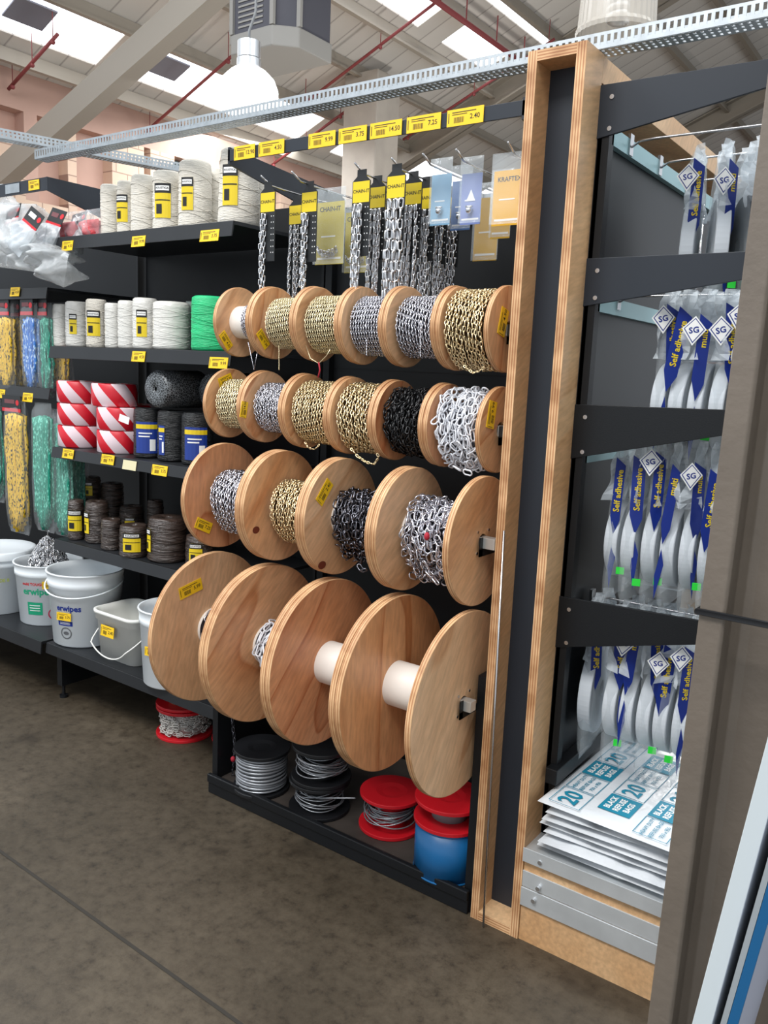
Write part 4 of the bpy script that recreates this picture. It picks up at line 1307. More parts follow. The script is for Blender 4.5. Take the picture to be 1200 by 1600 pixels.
# dark twine on shelf four
G5 = 'dark brown twine spools on the fourth shelf'
dk = [(119, 23, .17, 2.05, 0, (.06, .09, 'yb'), 'brown twine spool with yellow label at the left end of fourth shelf', 0),
      (152, 34, .175, 2.08, 0, (.03, .09, 'yb'), 'tall brown twine spool with label turned sideways, fourth shelf', -.8),
      (174, 28, .125, 2.04, 0, None, 'small unlabelled twine spool with shiny wrap, fourth shelf', 0),
      (209, 38, .125, 2.03, 0, (.068, .075, 'yb'), 'short brown spool with full yellow label, front of fourth shelf', 0),
      (262, 52, .17, 2.08, 0, (.03, .09, 'yb'), 'fat shaggy twine spool with label at its left, fourth shelf', -1.0),
      (312, 36, .12, 2.10, 0, (.05, .07, 'yb'), 'brown twine spool half hidden behind the largest disc', -.2),
      (143, 30, .10, 2.22, .14, (.03, .06, 'yb'), 'small twine spool lying higher at the back left of fourth shelf', 0),
      (176, 34, .10, 2.26, .12, None, 'unlabelled twine spool in shadow at the back of the fourth shelf', 0),
      (206, 36, .14, 2.24, 0, (.04, .05, 'yb'), 'brown twine spool behind the short labelled one', 0),
      (243, 24, .18, 2.26, 0, None, 'narrow shiny twine spool at the back between the two fat ones', 0),
      (143, 32, .1385, 2.22, 0, None, 'twine spool under the small labelled one at the back left of the fourth shelf', 0),
      (176, 36, .1185, 2.26, 0, None, 'twine spool under the shadowed unlabelled one at the back of the fourth shelf', 0)]
for n, (px, wpx, h, y, zo, lab, lb, la) in enumerate(dk):
    p = at(px, 820, 1, y); R = wpx / 2 / 385 * 1.12
    if zo:
        support = .7365 + zo
    spool(lb, 'dark_twine_spool', p[0], y, .7365 + zo, R, h, BRTWINE, 'twine spool', G5, .96, lab, la + .75, dent=.02)

# bagged goods heaped at the far upper left
HP = mat('crumpled_clear_bags', (222, 226, 228), .12, spec=.9, alpha=.42, bump=.9, bscale=34)


def crumple(name, label, cat, px, py, y, w_, d_, h_, m, seed, rot=(0, 0, 0), grp=None):
    p = at(px, py, 1, y)
    o = obj(name, G().add(pillow(w_, d_, h_, 26, 26, .5, .5, seed), 0, True), m)
    o.location = p; o.rotation_euler = rot
    return tag(o, label, cat, grp)


crumple('clear_bag_heap', 'large crumpled clear plastic bag spilling over the upper left rail', 'plastic bag', 18, 420, 1.96, .34, .2, .26, HP, 1, (0, .1, 0))
crumple('clear_bag_heap', 'smaller crumpled clear bag hanging under the upper left rail', 'plastic bag', 70, 432, 1.95, .26, .16, .13, HP, 2, (0, .35, 0))
crumple('clear_bag_heap', 'crumpled clear bag at the picture edge behind the larger one', 'plastic bag', -20, 400, 2.1, .3, .2, .3, HP, 5, (0, 0, 0))
PKB = [(20, 335, 'red-topped black rope card at far left above the crumpled bag', -.2, 2.1), (52, 342, 'tilted rope card with silver print near the yellow ticket', .5, 2.05), (88, 340, 'rope card with a red dot leaning on the grey side plate', .25, 2.12), (122, 345, 'rope card with white label lying nearest the spools', -.1, 2.1)]
for n, (px, py, lb, ry, y) in enumerate(PKB):
    p = at(px, py, 0, -3.09) if n > 1 else at(px, py, 1, 1.9)
    t_ = thing('rope_card', lb, 'header card', p, 0, 'heaped rope cards on the top shelf'); t_.rotation_euler = (-.35, ry, 0)
    g = G().add(box(-.05, .05, -.001, .001, -.035, .035), 0).add(box(-.05, .05, -.0016, .0016, -.035, -.022), 1).add(box(-.035, .01, -.0018, -.001, 0, .018), 2)
    g.add(cyl((.034, -.002, .01), (.034, -.001, .01), .011, n=16), 1)
    obj('printed_card', g, [CARD, RED, WHT if n in (1, 3) else mat('dim_print', (110, 60, 64), .5)], t_)
    obj('clear_pouch', G().add(pillow(.11, .05, .12, 14, 14, .5, .4, 10 + n), 0, True, T(0, 0, -.15)), FILMW if n else HP, t_)
for n, (px, py, lb) in enumerate([(106, 362, 'pouch of pink-red cord beside the first spool, left one'), (142, 358, 'pouch of pink-red cord touching the first spool')]):
    p = at(px, py, 1, 2.06)
    t_ = thing('cord_pouch', lb, 'cord pouch', (p[0], 2.06, 1.9625), 0, 'red cord pouches on the top shelf')
    obj('cord', G().add(pillow(.10, .05, .07, 14, 10, .5, .35, 20 + n), 0, True, T(0, 0, .002)), mat('pink_red_cord', (206, 70, 76), .5, bump=.6, bscale=80), t_)
    obj('clear_pouch', G().add(pillow(.12, .07, .11, 14, 10, .5, .4, 30 + n), 0, True), FILM, t_)


# hanging rope hanks
def hank(label, px, y, ztop, w_, h_, m, header=True, seed=0, grp='rope hanks hanging at far left', d_=.05):
    p = at(px, 600, 1, y)
    t_ = thing('rope_hank', label, 'rope hank', (p[0], y, ztop), 0, grp)
    g = G(); n = 9
    r = np.random.default_rng(seed)
    for k in range(n):
        for row in range(2):
            x = -w_ / 2 + w_ * (k + .5) / n; yy = -.012 + row * .018
            top = -.075 - .01 * abs(k - n / 2) * .3; bot = -h_ + .012 * abs(k - (n - 1) / 2) ** 1.3
            zz = np.linspace(top, bot, 9)
            P = np.stack([x + r.normal(0, .003, 9), yy + r.normal(0, .002, 9), zz], 1)
            g.add(tube(P, w_ / n * .62, 7), 0, True)
    obj('rope', g, m, t_)
    if header:
        g = G().add(box(-w_ * .55, w_ * .55, -.022, -.02, -.07, 0), 0).add(box(-w_ * .55, w_ * .55, -.0226, -.022, -.07, -.055), 1)
        g.add(box(-w_ * .4, w_ * .2, -.0226, -.022, -.035, -.018), 2).add(cyl((w_ * .36, -.0226, -.03), (w_ * .36, -.022, -.03), .012, n=14), 1)
        obj('header_card', g, [CARD, RED, mat('dim_print', (110, 60, 64), .5)], t_)
    obj('clear_bag', G().add(pillow(w_ * 1.12, d_ * 1.5, h_ * .98, 12, 16, .35, .1, seed), 0, True, T(0, 0, -h_ - .01)), mat('thin_clear_film', (230, 236, 240), .1, spec=.8, alpha=.12, bump=.5, bscale=24), t_)
    return t_


hank('yellow rope hank with black flecks in the upper hanging row', 14, 2.03, 1.735, .10, .40, ROPEY, seed=1)
hank('second yellow rope hank just behind the blue one', 34, 2.09, 1.735, .06, .40, ROPEY, seed=2)
hank('blue rope hank in the upper hanging row', 52, 2.03, 1.735, .085, .38, ROPEB, seed=3)
hank('teal rope hank at the right of the upper hanging row', 76, 2.05, 1.735, .06, .40, ROPEG, seed=4)
hank('yellow rope hank peeping below the second shelf end', 98, 2.12, 1.6, .075, .27, ROPEY, False, seed=5)
hank('big yellow rope hank hanging in the lower row', 24, 2.0, 1.325, .13, .60, ROPEY, seed=6)
hank('teal rope hank in the lower row, right of the big yellow one', 66, 2.02, 1.325, .11, .57, ROPEG, False, seed=7)
hank('second teal rope hank in the lower row, under the third shelf', 96, 2.06, 1.30, .12, .56, ROPEG, False, seed=8)
hank('teal rope hank at the right end of the lower row', 120, 2.16, 1.2, .07, .44, ROPEG, False, seed=9)
hank('teal rope hank at the picture edge in the lower row', -8, 2.06, 1.325, .08, .5, ROPEG, False, seed=10)
# ================================================================== BUCKETS
SHZ = .2785


def bucket(label, px, py, Rt, Rb, h, handle=True, name='bucket', texts=(), lid=False, m=BUCKET, hrot=0, sag=.16):
    p = at(px, py, 2, SHZ)
    t_ = thing(name, label, 'bucket', (p[0], p[1], SHZ), 0, 'white buckets on the base shelf')
    w_ = .002
    prof = [(1e-4, .0), (Rb * .95, 0), (Rb, .006), (Rt * .97, h * .8), (Rt * 1.0, h * .81), (Rt * 1.0, h * .87), (Rt * .985, h * .88), (Rt * 1.02, h * .975), (Rt * 1.04, h * .985), (Rt * 1.04, h), (Rt * .985, h), (Rt * .96, h * .9), (Rb - w_ - .002, .01), (1e-4, .006)]
    bo = obj('body', G().add(lathe(prof, 64), 0, True), m, t_)
    if lid:
        obj('lid', G().add(lathe([(Rt * 1.06, h * .93), (Rt * 1.07, h + .012), (Rt * 1.0, h + .018), (Rt * .93, h + .006), (1e-4, h + .006)], 64), 0, True), m, t_)
    if handle:
        a = np.linspace(0, PI, 25)
        P = np.stack([np.cos(a) * Rt * 1.06, -np.sin(a) * Rt * 1.07 - .0, h * .84 - np.sin(a) * sag * h * 1.9], 1)
        # keep the bail outside the wall
        obj('handle', G().add(tube(tx(P, RZm(hrot)), .0035, 8), 0, True), m, t_)
    for (kind, ang_, z_, data) in texts:
        g = G(); rr = (Rb + (Rt * .97 - Rb) * z_ / (h * .8)) + .0012
        def wrap(VF, slot):
            V, F = VF; th_ = -PI / 2 + ang_ + V[:, 0] / rr
            r_ = rr - V[:, 1] + (Rt * .97 - Rb) * V[:, 2] / (h * .8)
            g.add((np.stack([np.cos(th_) * r_, np.sin(th_) * r_, V[:, 2] + z_], 1), F), slot)
        def rect(w2, h2, x=0, z=0, off=0):
            xs_ = np.linspace(-w2 / 2, w2 / 2, 6) + x
            V = np.concatenate([np.stack([xs_, 0 * xs_ - off, 0 * xs_ + z - h2 / 2], 1), np.stack([xs_, 0 * xs_ - off, 0 * xs_ + z + h2 / 2], 1)])
            return V, [(i, i + 1, 7 + i, 6 + i) for i in range(5)]
        if kind == 'text':
            wrap(text(data[0], data[1], bold=.03), 0); obj('lettering', g, data[2], bo)
        elif kind == 'rect':
            wrap(rect(data[0], data[1]), 0)
            for q in range(3): wrap(rect(data[0] * .7, data[1] * .06, 0, data[1] * (.25 - .2 * q), .0006), 1)
            obj('printed_panel', g, [data[2], WHT], bo)
        elif kind == 'ring':
            R_ = data[0]; a = np.linspace(0, 2 * PI, 25)[:-1]
            V = np.concatenate([np.stack([np.cos(a) * R_, 0 * a, np.sin(a) * R_], 1), np.stack([np.cos(a) * R_ * .82, 0 * a, np.sin(a) * R_ * .82], 1)])
            wrap((V, [(i, (i + 1) % 24, 24 + (i + 1) % 24, 24 + i) for i in range(24)]), 0)
            V = np.stack([np.cos(a) * R_ * .5, 0 * a, np.sin(a) * R_ * .3], 1); wrap((V, [tuple(range(24))]), 0)
            obj('round_badge', g, data[1], bo)
        elif kind == 'ticket':
            me = label_geo(.07, .034, 3)
            o = obj('price_sticker', me, None, bo); o.location = (math.cos(-PI / 2 + ang_) * (rr + .004), math.sin(-PI / 2 + ang_) * (rr + .004), z_); o.rotation_euler = (-.05, 0, ang_)
    return t_


# angle 0 faces the aisle; the camera sits to the right, so positive angles face it
CA = .95
bucket('large white bucket with lid at the left picture edge', -2, 948, .17, .155, .285, False, texts=[('text', CA + .15, .17, ('RAPIDE 8', .022, mat('olive_print', (170, 180, 90), .5)))], lid=True)
b2 = bucket('white wipes bucket with green print, heap of silver chain inside', 78, 966, .148, .128, .285,
            texts=[('text', CA - .32, .165, ('erwipes', .044, GRN)), ('text', CA - .45, .2, ('multi TOUGH', .018, RED)), ('rect', CA - .42, .085, (.07, .06, GRN)), ('ring', CA + .22, .06, (.028, mat('crimson_print', (178, 32, 70), .5))), ('ticket', CA + .1, .2, None)], handle=False)
bucket('empty white wipes bucket with navy print and price ticket', 136, 997, .158, .138, .32,
       texts=[('text', CA - .50, .175, ('erwipes', .036, NAVY)), ('rect', CA - .62, .108, (.07, .02, NAVY)), ('ring', CA - .6, .065, (.026, mat('grey_print', (90, 92, 96), .5))), ('ticket', CA - .62, .14, None)], hrot=.5, sag=.07)
bucket('white bucket half hidden behind the largest wooden disc', 272, 1062, .13, .115, .30, texts=[('ticket', CA - .75, .15, None)], handle=False)
# chain heap in bucket two
p = at(78, 966, 2, SHZ)
g = G(); n = 1100
u = rng.uniform(0, 1, n); a = rng.uniform(0, 2 * PI, n); hh = .2 * u ** .8
rad = .105 * (1 - u) ** .62 * rng.uniform(.85, 1.05, n)
P = np.stack([np.cos(a) * rad, np.sin(a) * rad, .2 + hh * .95], 1)
D = np.stack([np.cos(a) * -.35, np.sin(a) * -.35, np.ones(n)], 1) + rng.normal(0, .3, (n, 3))
g.add(links(P, D, np.stack([np.cos(a), np.sin(a), 0 * a], 1) + .01, .024, .013, .0028, rng.uniform(0, 3, n), 8, 5), 0, True)
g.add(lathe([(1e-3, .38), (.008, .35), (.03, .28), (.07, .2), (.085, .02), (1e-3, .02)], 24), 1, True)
g.add(tube([(0, 0, .37), (0, 0, .41), (.008, 0, .425), (.016, 0, .42)], .003, 6), 0, True)
hp = obj('chain_heap', g, [SILVER, mat('gap_shade_nickel', (120, 120, 126), .4, .9)]); hp.location = (p[0], p[1], SHZ)
tag(hp, 'gathered heap of short silver chain standing in the green-print bucket', 'chain')

# rectangular tub
p = at(201, 1026, 2, SHZ)
t_ = thing('rectangular_tub', 'low rectangular off-white tub with a wire handle and price ticket', 'tub', (p[0], p[1] + .03, SHZ), 0)


def rrect(w_, d_, r_, z_, n=6):
    P = []
    for cx_, cy_, a0 in ((w_ / 2 - r_, d_ / 2 - r_, 0), (-w_ / 2 + r_, d_ / 2 - r_, PI / 2), (-w_ / 2 + r_, -d_ / 2 + r_, PI), (w_ / 2 - r_, -d_ / 2 + r_, 1.5 * PI)):
        for k in range(n): a = a0 + PI / 2 * k / (n - 1); P.append((cx_ + r_ * math.cos(a), cy_ + r_ * math.sin(a), z_))
    return P


rings = [(.25, .19, .04, .0), (.268, .21, .045, .16), (.28, .225, .05, .162), (.28, .225, .05, .185), (.29, .235, .05, .187), (.29, .235, .05, .2), (.27, .215, .045, .2), (.26, .203, .042, .17), (.242, .182, .036, .004)]
V = []; [V.extend(rrect(*r_)) for r_ in rings]
m_ = 24; F = [(i * m_ + j, i * m_ + (j + 1) % m_, (i + 1) * m_ + (j + 1) % m_, (i + 1) * m_ + j) for i in range(len(rings) - 1) for j in range(m_)]
F += [tuple(range(m_))[::-1], tuple(range((len(rings) - 1) * m_, len(rings) * m_))]
obj('body', G().add((V, F), 0, True), TUB, t_)
a = np.linspace(0, PI, 28)
hx = np.cos(a) * .144; hy = -.01 - np.clip(np.sin(a) * 1.6, 0, 1) * .122; hz = .168 - .148 * np.sin(a) ** .8
obj('handle', G().add(tube(np.stack([hx, hy, hz], 1), .003, 8), 0, True), TUB, t_)
price(t_, (-.02, -.118, .125), .085, .045, 6, (-.1, 0, 0), 'price_ticket')

# ================================================================== CABLE / CHAIN DRUMS ON THE FLOOR AND BASE DECK


def drum(label, x, y, z, R, h, rc, fm, wm, strands=0, style='wire', grp=None, rr=.9, cat='cable drum', name='cable_drum', ft=.012):
    t_ = thing(name, label, cat, (x, y, z), 0, grp)
    obj('flange', G().add(lathe([(1e-4, 0), (R, 0), (R, ft), (rc * .9, ft), (1e-4, ft)], 48)), fm, t_, .002)
    o = obj('flange', G().add(lathe([(1e-4, 0), (rc * .9, 0), (R, 0), (R, ft), (rc, ft), (rc * .6, ft * .7), (1e-4, ft * .7)], 48)), fm, t_, .002); o.location = (0, 0, h - ft)
    obj('core', G().add(lathe([(rc, ft), (rc, h - ft)], 32), 0, True), fm, t_)
    g = G()
    if style == 'wire':
        n = strands; zz = np.linspace(ft + .006, h - ft - .006, n); a = np.linspace(0, 2 * PI, 48, endpoint=False)
        g.add(lathe([(rc + .001, ft + .003), (R * rr - .008, ft + .004), (R * rr - .008, h - ft - .004), (rc + .001, h - ft - .003)], 40), 0, True)
        for z_ in zz:
            q = rng.uniform(0, .003); g.add(tube(np.stack([np.cos(a) * (R * rr - .003 + q), np.sin(a) * (R * rr - .003 + q), z_ + .003 * np.sin(a + z_ * 90)], 1), .0045, 6, True), 0, True)
    elif style == 'loose':
        a = np.linspace(0, 2 * PI, 48, endpoint=False)
        for k in range(strands):
            R0 = rc + .006 + rng.uniform(0, R * rr - rc - .01); tl = rng.uniform(0, .022); ph_ = rng.uniform(0, 6); zc_ = rng.uniform(ft + .025, h - ft - .025)
            z_ = np.clip(zc_ + tl * np.sin(a + ph_), ft + .003, h - ft - .003)
            g.add(tube(np.stack([np.cos(a) * R0, np.sin(a) * R0, z_], 1), .0022, 5, True), 0, True)
    elif style == 'chain':
        g.add(lathe([(rc, ft + .002), (R * rr - .02, ft + .004), (R * rr - .02, h - ft - .004), (rc, h - ft - .002)], 40), 0, True)
        n = 260; a = rng.uniform(0, 2 * PI, n); rad = R * rr - .01 + rng.normal(0, .004, n)
        P = np.stack([np.cos(a) * rad, np.sin(a) * rad, rng.uniform(ft + .008, h - ft - .008, n)], 1)
        D = np.stack([-np.sin(a), np.cos(a), rng.normal(0, .25, n)], 1)
        g.add(links(P, D, np.stack([np.cos(a), np.sin(a), 0 * a], 1), .03, .014, .0022, rng.normal(.8, .5, n), 10, 5), 0, True)
    elif style == 'solid':
        g.add(lathe([(rc, ft), (R * rr, ft), (R * rr, h - ft), (rc, h - ft)], 48), 0, True)
    obj('winding', g, wm, t_)
    return t_


BLKP = mat('black_plastic', (22, 23, 26), .4)
CLRW = mat('clear_coated_wire', (150, 153, 158), .25, .5)
WCH = mat('dull_white_chain', (190, 186, 180), .5)
DG = 'drums on the deck under the big reels'
p = at(402, 1228, 2, .06); drum('black drum wound with clear coated wire, leftmost on the deck', p[0], p[1] + .02, .051, .098, .15, .05, BLKP, CLRW, 11, 'wire', DG, .88)
p = at(490, 1262, 2, .06)
drum('lower black drum with loose silver wire, under another black drum', p[0], p[1] + .03, .051, .103, .11, .05, BLKP, CLRW, 9, 'loose', DG)
drum('upper black drum with a thick bundle of loose silver wire', p[0] + .005, p[1] + .03, .162, .10, .12, .05, BLKP, CLRW, 24, 'loose', DG)
p = at(604, 1288, 2, .06); drum('red drum with loose silver wire, left of the blue wrapped drum', p[0], p[1] + .02, .051, .102, .12, .05, RED, CLRW, 18, 'loose', DG)
p = at(672, 1372, 2, .06)
drum('low wide drum wrapped in blue film on the deck', p[0], p[1] + .09, .051, .100,   .155, .05, BLUE, BLUE, 0, 'solid', DG, .985, ft=.006)
drum('red drum with nearly empty grey core on top of the blue one', p[0], p[1] + .09, .207, .105, .075, .045, RED, CARPETG, 0, 'solid', DG, .5)
RG = 'red chain drums on the floor'
p = at(277, 1148, 2, 0); drum('red drum of dull white chain standing on the floor, lower of two', p[0], p[1] + .04, .0, .115, .125, .05, RED, WCH, 0, 'chain', RG)
drum('red drum with bare core stacked under the base shelf', p[0] - .005, p[1] + .04, .126, .112, .06, .055, RED, mat('tan_core', (150, 110, 80), .7), 0, 'solid', RG, .55)
p = at(352, 1165, 2, 0); drum('red drum mostly hidden beside the black rack side', p[0] - .02, p[1] + .08, .0, .1, .11, .05, RED, WCH, 0, 'chain', RG)
# stray wire end from the upper black drum
a = at(500, 1247, 1, 1.93); b = at(555, 1247, 1, 1.93)
tag(obj('wire_end', G().add(tube([at(470, 1240, 1, 1.93), a, b], .002, 6), 0, True), CLRW), 'straight loose wire end sticking out toward the red drum', 'wire')

# ================================================================== ENDCAP BAY
EX = -.837
EC = thing('endcap_rack', 'black steel end bay with tapered arms right of the plywood upright', 'display rack', (EX, 1.98, 0))
obj('back_panel', G().add(box(0, .012, 0, 1.1, .27, 2.1)), mat('endcap_panel', (24, 27, 31), .4, spec=.4), EC)
g = G().add(box(.002, .03, -.0, .03, .27, 2.18)); obj('upright', g, BLACK, EC)
for z0, z1, e0 in ((2.064, 2.184, .052), (1.676, 1.79, .055), (1.30, 1.437, .05), (.80, .94, .05)):
    e1 = {2.184: 2.180, 1.79: 1.79, 1.437: 1.447, .94: .952}[z1]
    obj('tapered_arm', G().add(prism([(-.001, z0), (.40, e1 - e0 - .0), (.40, e1), (-.001, z1)], -.004, .004)), SLATE if z1 > 1.5 else BLACK, EC, .001)
    for zq in (z0 + .02, z1 - .03): obj('arm_bolt', G().add(cyl((.03, -.006, zq), (.03, -.003, zq), .0055, n=10)), SILVER, EC)
    if z0 > .9:
        obj('hook_strip', G().add(box(.014, .03, .02, 1.0, z0 - .01, z0 + .03)), mat('pale_green_strip', (150, 186, 190), .3, .3), EC)
obj('lower_ledge', G().add(box(.012, .045, -.03, .62, .432, .475)), BLACK, EC, .002)
# brackets at the far ends of the arms not needed: they stand behind the column
def endhook(label, y, z, L=.37):
    o = obj('display_hook', G().add(tube([(0, 0, 0), (.02, 0, .012), (.06, 0, .014), (L - .04, 0, .014), (L, 0, .032)], .003, 8), 0, True).add(box(-.008, .0, -.012, .012, -.02, .03)), SILVER)
    o.location = (EX + .034, y, z)
    return tag(o, label, 'hook', 'chrome hooks of the end bay')


HZ = {1: 2.075, 2: 1.70, 3: 1.345, 4: .905}
endhook('top hook of the end bay nearest the front arm', 2.12, HZ[1]); endhook('top hook of the end bay carrying the big foam roll bags', 2.35, HZ[1]); endhook('bare top hook of the end bay furthest back', 2.6, HZ[1])
endhook('hook of the end bay under the second arm', 2.13, HZ[2]); endhook('hook of the end bay under the third arm', 2.13, HZ[3]); endhook('hook of the end bay under the lowest arm, front one', 2.13, HZ[4], .36)
endhook('hook of the end bay under the lowest arm, rear one', 2.36, HZ[4], .2)


def diamond(s_):
    g = []
    V = np.array([(-s_, 0, 0), (0, 0, -s_ * 1.4), (s_, 0, 0), (0, 0, s_ * 1.1)])
    return V, [(0, 1, 2, 3)]




def foam_pack(label, x, y, ztop, kind=0, Rr=.105, th=.034, H_=.42, rz=0, grp=None, dark=False, big=False):
    t_ = thing('foam_tape_pack', label, 'foam tape pack', (x, y, ztop), rz, grp)
    q = np.random.default_rng(int(abs(x) * 1000) + kind * 7)
    zc_ = -H_ + .045 + Rr
    fm = FOAMDK if dark else FOAM
    g = G().add(lathe([(.022, -th / 2), (Rr - .002, -th / 2), (Rr, -th / 2 + .002), (Rr, th / 2 - .002), (Rr - .002, th / 2), (.022, th / 2), (.022, -th / 2)], 56, 'x'), 0, False, T(0, 0, zc_))
    obj('tape_roll', g, fm, t_)
    g = G().add(pillow(.245, th * 1.35, H_, 18, 24, .38, .12, kind + 3, .7), 0, True, T(0, 0, -H_) @ RZm(PI / 2))
    # gathered and creased film above the roll
    nu, nv = 15, 12
    U, W_ = np.meshgrid(np.linspace(0, 1, nu), np.linspace(0, 1, nv), indexing='ij')
    ph = q.uniform(0, 6, 4)
    yy = -.125 + .25 * U; zz_ = -.16 + .165 * W_
    xx = (.012 + .010 * (1 - W_)) * np.sin(U * 17 + ph[0] + 2 * W_) + .006 * np.sin(U * 31 + W_ * 9 + ph[1])
    yy = yy * (1 - .35 * W_) + .006 * np.sin(W_ * 14 + ph[2])
    V = np.stack([xx, yy, zz_], -1).reshape(-1, 3)
    i = np.arange(nu - 1)[:, None]; j = np.arange(nv - 1)[None]
    F = np.stack([i * nv + j, (i + 1) * nv + j, (i + 1) * nv + j + 1, i * nv + j + 1], -1).reshape(-1, 4)
    g.add((V, F), 1, False)
    cb_ = obj('clear_bag', g, [FILM, FILMW], t_)
    # print running up the aisle side of the bag
    g = G(); m1 = T(0.010, -.104 + q.uniform(-.004, .01), 0) @ RZm(.62 + q.uniform(-.25, .25)) @ RYm(q.uniform(-.10, .16))
    zt = -.035 + q.uniform(-.03, .02)
    def poly(pts, slot, off=0): g.add((np.array([(a, -off, b) for a, b in pts]), [tuple(range(len(pts)))]), slot, False, m1)
    hw_ = .014 + q.uniform(-.003, .003)
    poly([(-hw_, zt - .15), (.0, zt - .2), (hw_, zt - .16), (hw_, zt - .02), (-hw_, zt)], 0)
    word = ['Self adhesive', 'Self adhesive', 'multi', 'Self adhesive'][int(q.integers(4))]
    g.add(text(word, .021, m1 @ T(.001, -.0008, zt - .085 + (.03 if word == 'multi' else 0)) @ RYm(-PI / 2), bold=.02), 1)
    if q.uniform() < .5:
        md = m1 @ T(-.026, -.003, zt - q.uniform(.02, .06)) @ RZm(-.3)
        V, F = diamond(.027); g.add((V, F), 2, False, md); V, F = diamond(.023); g.add((V, F), 0, False, md @ T(0, -.0004, 0))
        V, F = diamond(.0205); g.add((V, F), 2, False, md @ T(0, -.0008, 0))
        g.add(text('SG', .019, md @ T(0, -.0012, -.003) @ RYm(-.2), bold=.03), 0)
    if q.uniform() < .6: poly([(.0, zt - .21), (.012, zt - .25), (.004, zt - .34), (-.005, zt - .28)], 0, .002)
    obj('printed_strip', g, [NAVY, YELD, WHT], cb_)
    if q.uniform() < .45:
        zq = q.uniform(.05, .075)
        g = G().add(box(-.010, .010, -.114, -.1115, -H_ + zq, -H_ + zq + .018), 0, False, RZm(.3) @ RYm(.0))
        obj('green_sticker', g, NEON, cb_)
    return t_


names = ['first', 'second', 'third', 'fourth', 'fifth', 'sixth', 'seventh']
gp = {2: 'foam tape packs under the second arm', 3: 'foam tape packs under the third arm', 4: 'foam tape packs under the lowest arm', 1: 'foam tape packs at the top of the end bay'}
for r, n, x0, dx, lab in ((2, 6, -.65, .046, 'under the second arm'), (3, 7, -.735, .047, 'under the third arm'), (4, 5, -.70, .046, 'over the refuse bags')):
    for k in range(n):
        foam_pack('%s white foam tape pack from the left %s' % (names[k], lab), x0 + k * dx, 2.13 + rng.uniform(-.006, .006), HZ[r] - .0 + .016, (r * 7 + k) % 5, rz=rng.uniform(-.02, .04), grp=gp[r], dark=(r == 2 and k == 4))
foam_pack('foam tape pack hanging closest to the back panel above the black ledge', -.785, 2.16, HZ[4] + .016, 2, rz=.12, grp=gp[4], Rr=.125, H_=.44)
for k in range(3):
    foam_pack('%s big foam roll bag from the left at the top of the end bay' % names[k], -.69 + .072 * k, 2.31 - .02 * k, HZ[1] + .016, k, Rr=.125, H_=.42, rz=.2 + .15 * k, grp=gp[1], dark=(k == 2))

# plywood base with steel channel
BB = thing('plywood_plinth', 'plywood plinth with two galvanised steel bands below the refuse bags', 'plinth', (EX, 1.885, 0))
obj('board', G().add(box(.001, .45, 0, .95, 0, .235)), BIRCH, BB)
obj('steel_band', G().add(box(.0, .45, -.004, .0, .16, .205)), STEELB, BB, .001)
obj('steel_band', G().add(box(.0, .45, -.007, -.0, .105, .158)), STEELB, BB, .001)
obj('steel_channel', G().add(prism([(-.01, .235), (.95, .235), (.95, .268), (-.01, .268)], .0, .45, 'x')).add(box(0, .45, -.012, -.01, .235, .275)), STEELB, BB, .001)
g = G()
for x, z in ((.04, .135), (.05, .175), (.43, .125), (.05, .25), (.40, .25)): g.add(cyl((x, -.015, z), (x, -.004, z), .006, n=10))
obj('rivet', g, SILVER, BB)

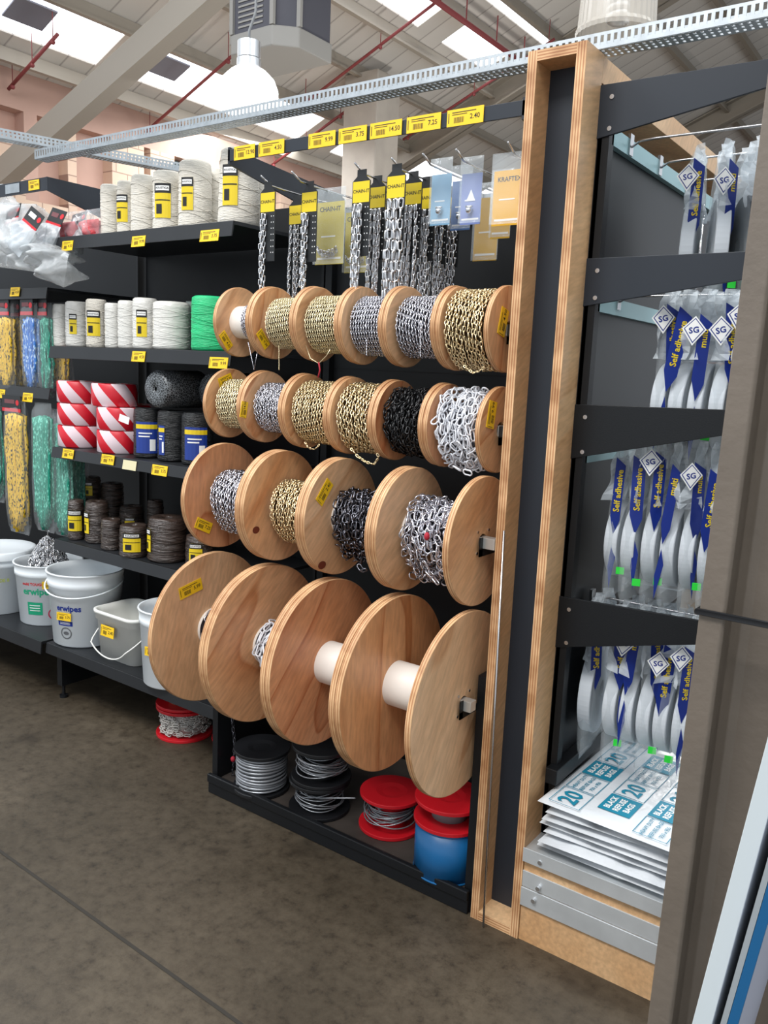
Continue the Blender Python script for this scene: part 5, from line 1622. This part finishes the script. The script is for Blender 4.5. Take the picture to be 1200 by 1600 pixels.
# refuse bag packs
RBG = 'folded refuse bag packs on the steel channel'
zz = .2765
for k in range(7):
    h_ = [.018, .014, .015, .013, .014, .016, .017][k]
    w_, d_ = .375, .50
    lb = ['bottom', 'second', 'third', 'fourth', 'fifth', 'sixth', 'top printed'][k] + ' folded white refuse bag pack in the stack'
    t_ = thing('refuse_bag_pack', lb, 'bag pack', (-.612 + rng.uniform(-.006, .006), 2.135 + rng.uniform(-.012, .012), zz), rng.uniform(-.04, .04), RBG)
    V, F = pillow(w_, h_ * 1.3, d_, 30, 30, .2, .5 if k < 6 else .04, 40 + k)
    V = np.stack([V[:, 0], V[:, 2] - d_ / 2, V[:, 1] + h_ * .55], 1)
    if k == 6: V[:, 2] += .0
    fo = obj('folded_film', G().add((V, F), 0, True), BAGW, t_)
    if k == 6:
        g = G(); zt = h_ * (.55 + .65) + .0015
        def lay(VF, x, y, slot, rot=PI / 2):
            V, F = VF; g.add((np.stack([V[:, 0], V[:, 2], V[:, 1]], 1), F), slot, False, T(x, y, zt) @ RZm(rot))
        def panel(x, y, w2, h2, slot, fill):
            V, F = box(-w2 / 2, w2 / 2, 0, .0001, -h2 / 2, h2 / 2)
            if fill: lay((V, F), x, y, slot)
            else:
                for b_ in ((-w2 / 2, w2 / 2, -h2 / 2, -h2 / 2 + .002), (-w2 / 2, w2 / 2, h2 / 2 - .002, h2 / 2), (-w2 / 2, -w2 / 2 + .002, -h2 / 2, h2 / 2), (w2 / 2 - .002, w2 / 2, -h2 / 2, h2 / 2)):
                    lay(box(b_[0], b_[1], 0, .0001, b_[2], b_[3]), x, y, slot)
        for c in range(3):
            for r_ in range(5):
                x = -.118 + .112 * c; y = -.195 + .100 * r_ + (.05 if c % 2 else 0)
                kind = (c + r_ * 2) % 3
                if y > .21: continue
                if kind == 0:
                    panel(x, y, .095, .085, 0, False); lay(text('20', .07, bold=.02), x, y, 0)
                elif kind == 1:
                    panel(x, y, .095, .085, 0, True)
                    for q, wd in enumerate(('BLACK', 'REFUSE', 'BAGS')):
                        V, F = text(wd, .022, bold=.03); V = V + [0, .0004, .024 - .024 * q]; lay((V, F), x, y, 1)
                else:
                    panel(x, y, .095, .085, 0, False)
                    for q, wd in enumerate(('HEAVY DUTY', 'REFUSE BAGS', '750 x 950')):
                        V, F = text(wd, .015, bold=.01); V = V + [0, 0, .022 - .022 * q]; lay((V, F), x, y, 0)
        obj('print', g, [TEAL, WHT], fo)
    zz += h_ * 1.4

# ================================================================== RIGHT FOREGROUND
CY = 1.45
xl_ = at(1011, 1600, 1, CY)[0]
HC = thing('steel_column', 'taupe painted steel column standing close at the right edge', 'column', (xl_ + .16 - .0043, CY, 0)); HC.rotation_euler = (0, .0144, 0)
prof_ = [(-.16, 0), (-.122, 0), (-.117, .005), (-.117, .055), (-.105, .075), (-.09, .08), (.10, .08), (.117, .06), (.117, .005), (.122, 0), (.16, 0), (.16, .26), (.117, .26), (.117, .10), (-.117, .10), (-.117, .26), (-.16, .26)]
obj('shaft', G().add(prism(prof_, 0, 3.6, 'z')), TAUPE, HC, .002)
obj('top_plate', G().add(box(-.2, .2, -.04, .3, 3.6, 3.63)), TAUPE, HC)
p = at(1090, 955, 1, CY - .004); p2 = at(1200, 985, 1, CY - .004)
zs = p[2]
g = G()
loop_ = [(-.163, -.004), (.163, -.004), (.163, .263), (-.163, .263)]
g.add(tube([(x + xl_ + .16 - .0043 + .0144 * zs, y + CY, zs) for x, y in loop_], .006, 8, True), 0, True)
st = tag(obj('strap', g, BLKP), 'black strap tied round the taupe column', 'strap')


def board(label, name, px_b, px_t, yb, th, col_mats, xoff, yl=.5, zb=0.0):
    a = at(px_b, 1600, 1, yb); b = at(1200, px_t, 1, yb)
    k = (b[0] - a[0]) / (b[2] - a[2])
    t_ = thing(name, label, 'board', (a[0] - k * a[2] + xoff, yb, 0))
    return t_, k


def sheared(x0, x1, y0, y1, z0, z1, k):
    V, F = box(x0, x1, y0, y1, z0, z1); V = V.copy(); V[:, 0] += k * V[:, 2]; return V, F


WB = mat('white_laminate', (200, 208, 210), .4); WG = mat('grey_laminate_side', (150, 156, 160), .4)
t_, k = board('white board leaning beside the taupe column', 'white_board', 1081, 1150, 1.0, .028, None, 0)
obj('panel', G().add(sheared(0, .022, 0, .42, 0, 1.9, k)), WB, t_, .001)
t_, k = board('blue-edged pale lilac board leaning at the lower right corner', 'blue_edged_board', 1120, 1320, .97, .03, None, .0)
obj('panel', G().add(sheared(.004, .022, .0, .42, 0, 1.9, k)), mat('pale_lilac_laminate', (190, 194, 210), .35), t_, .001)
obj('edge_strip', G().add(sheared(.011, .022, -.008, -.0005, 0, 1.9, k)), mat('blue_edge', (24, 88, 134), .4), t_)
obj('edge_trim', G().add(sheared(.004, .0105, -.008, -.0005, 0, 1.9, k)), WG, t_)
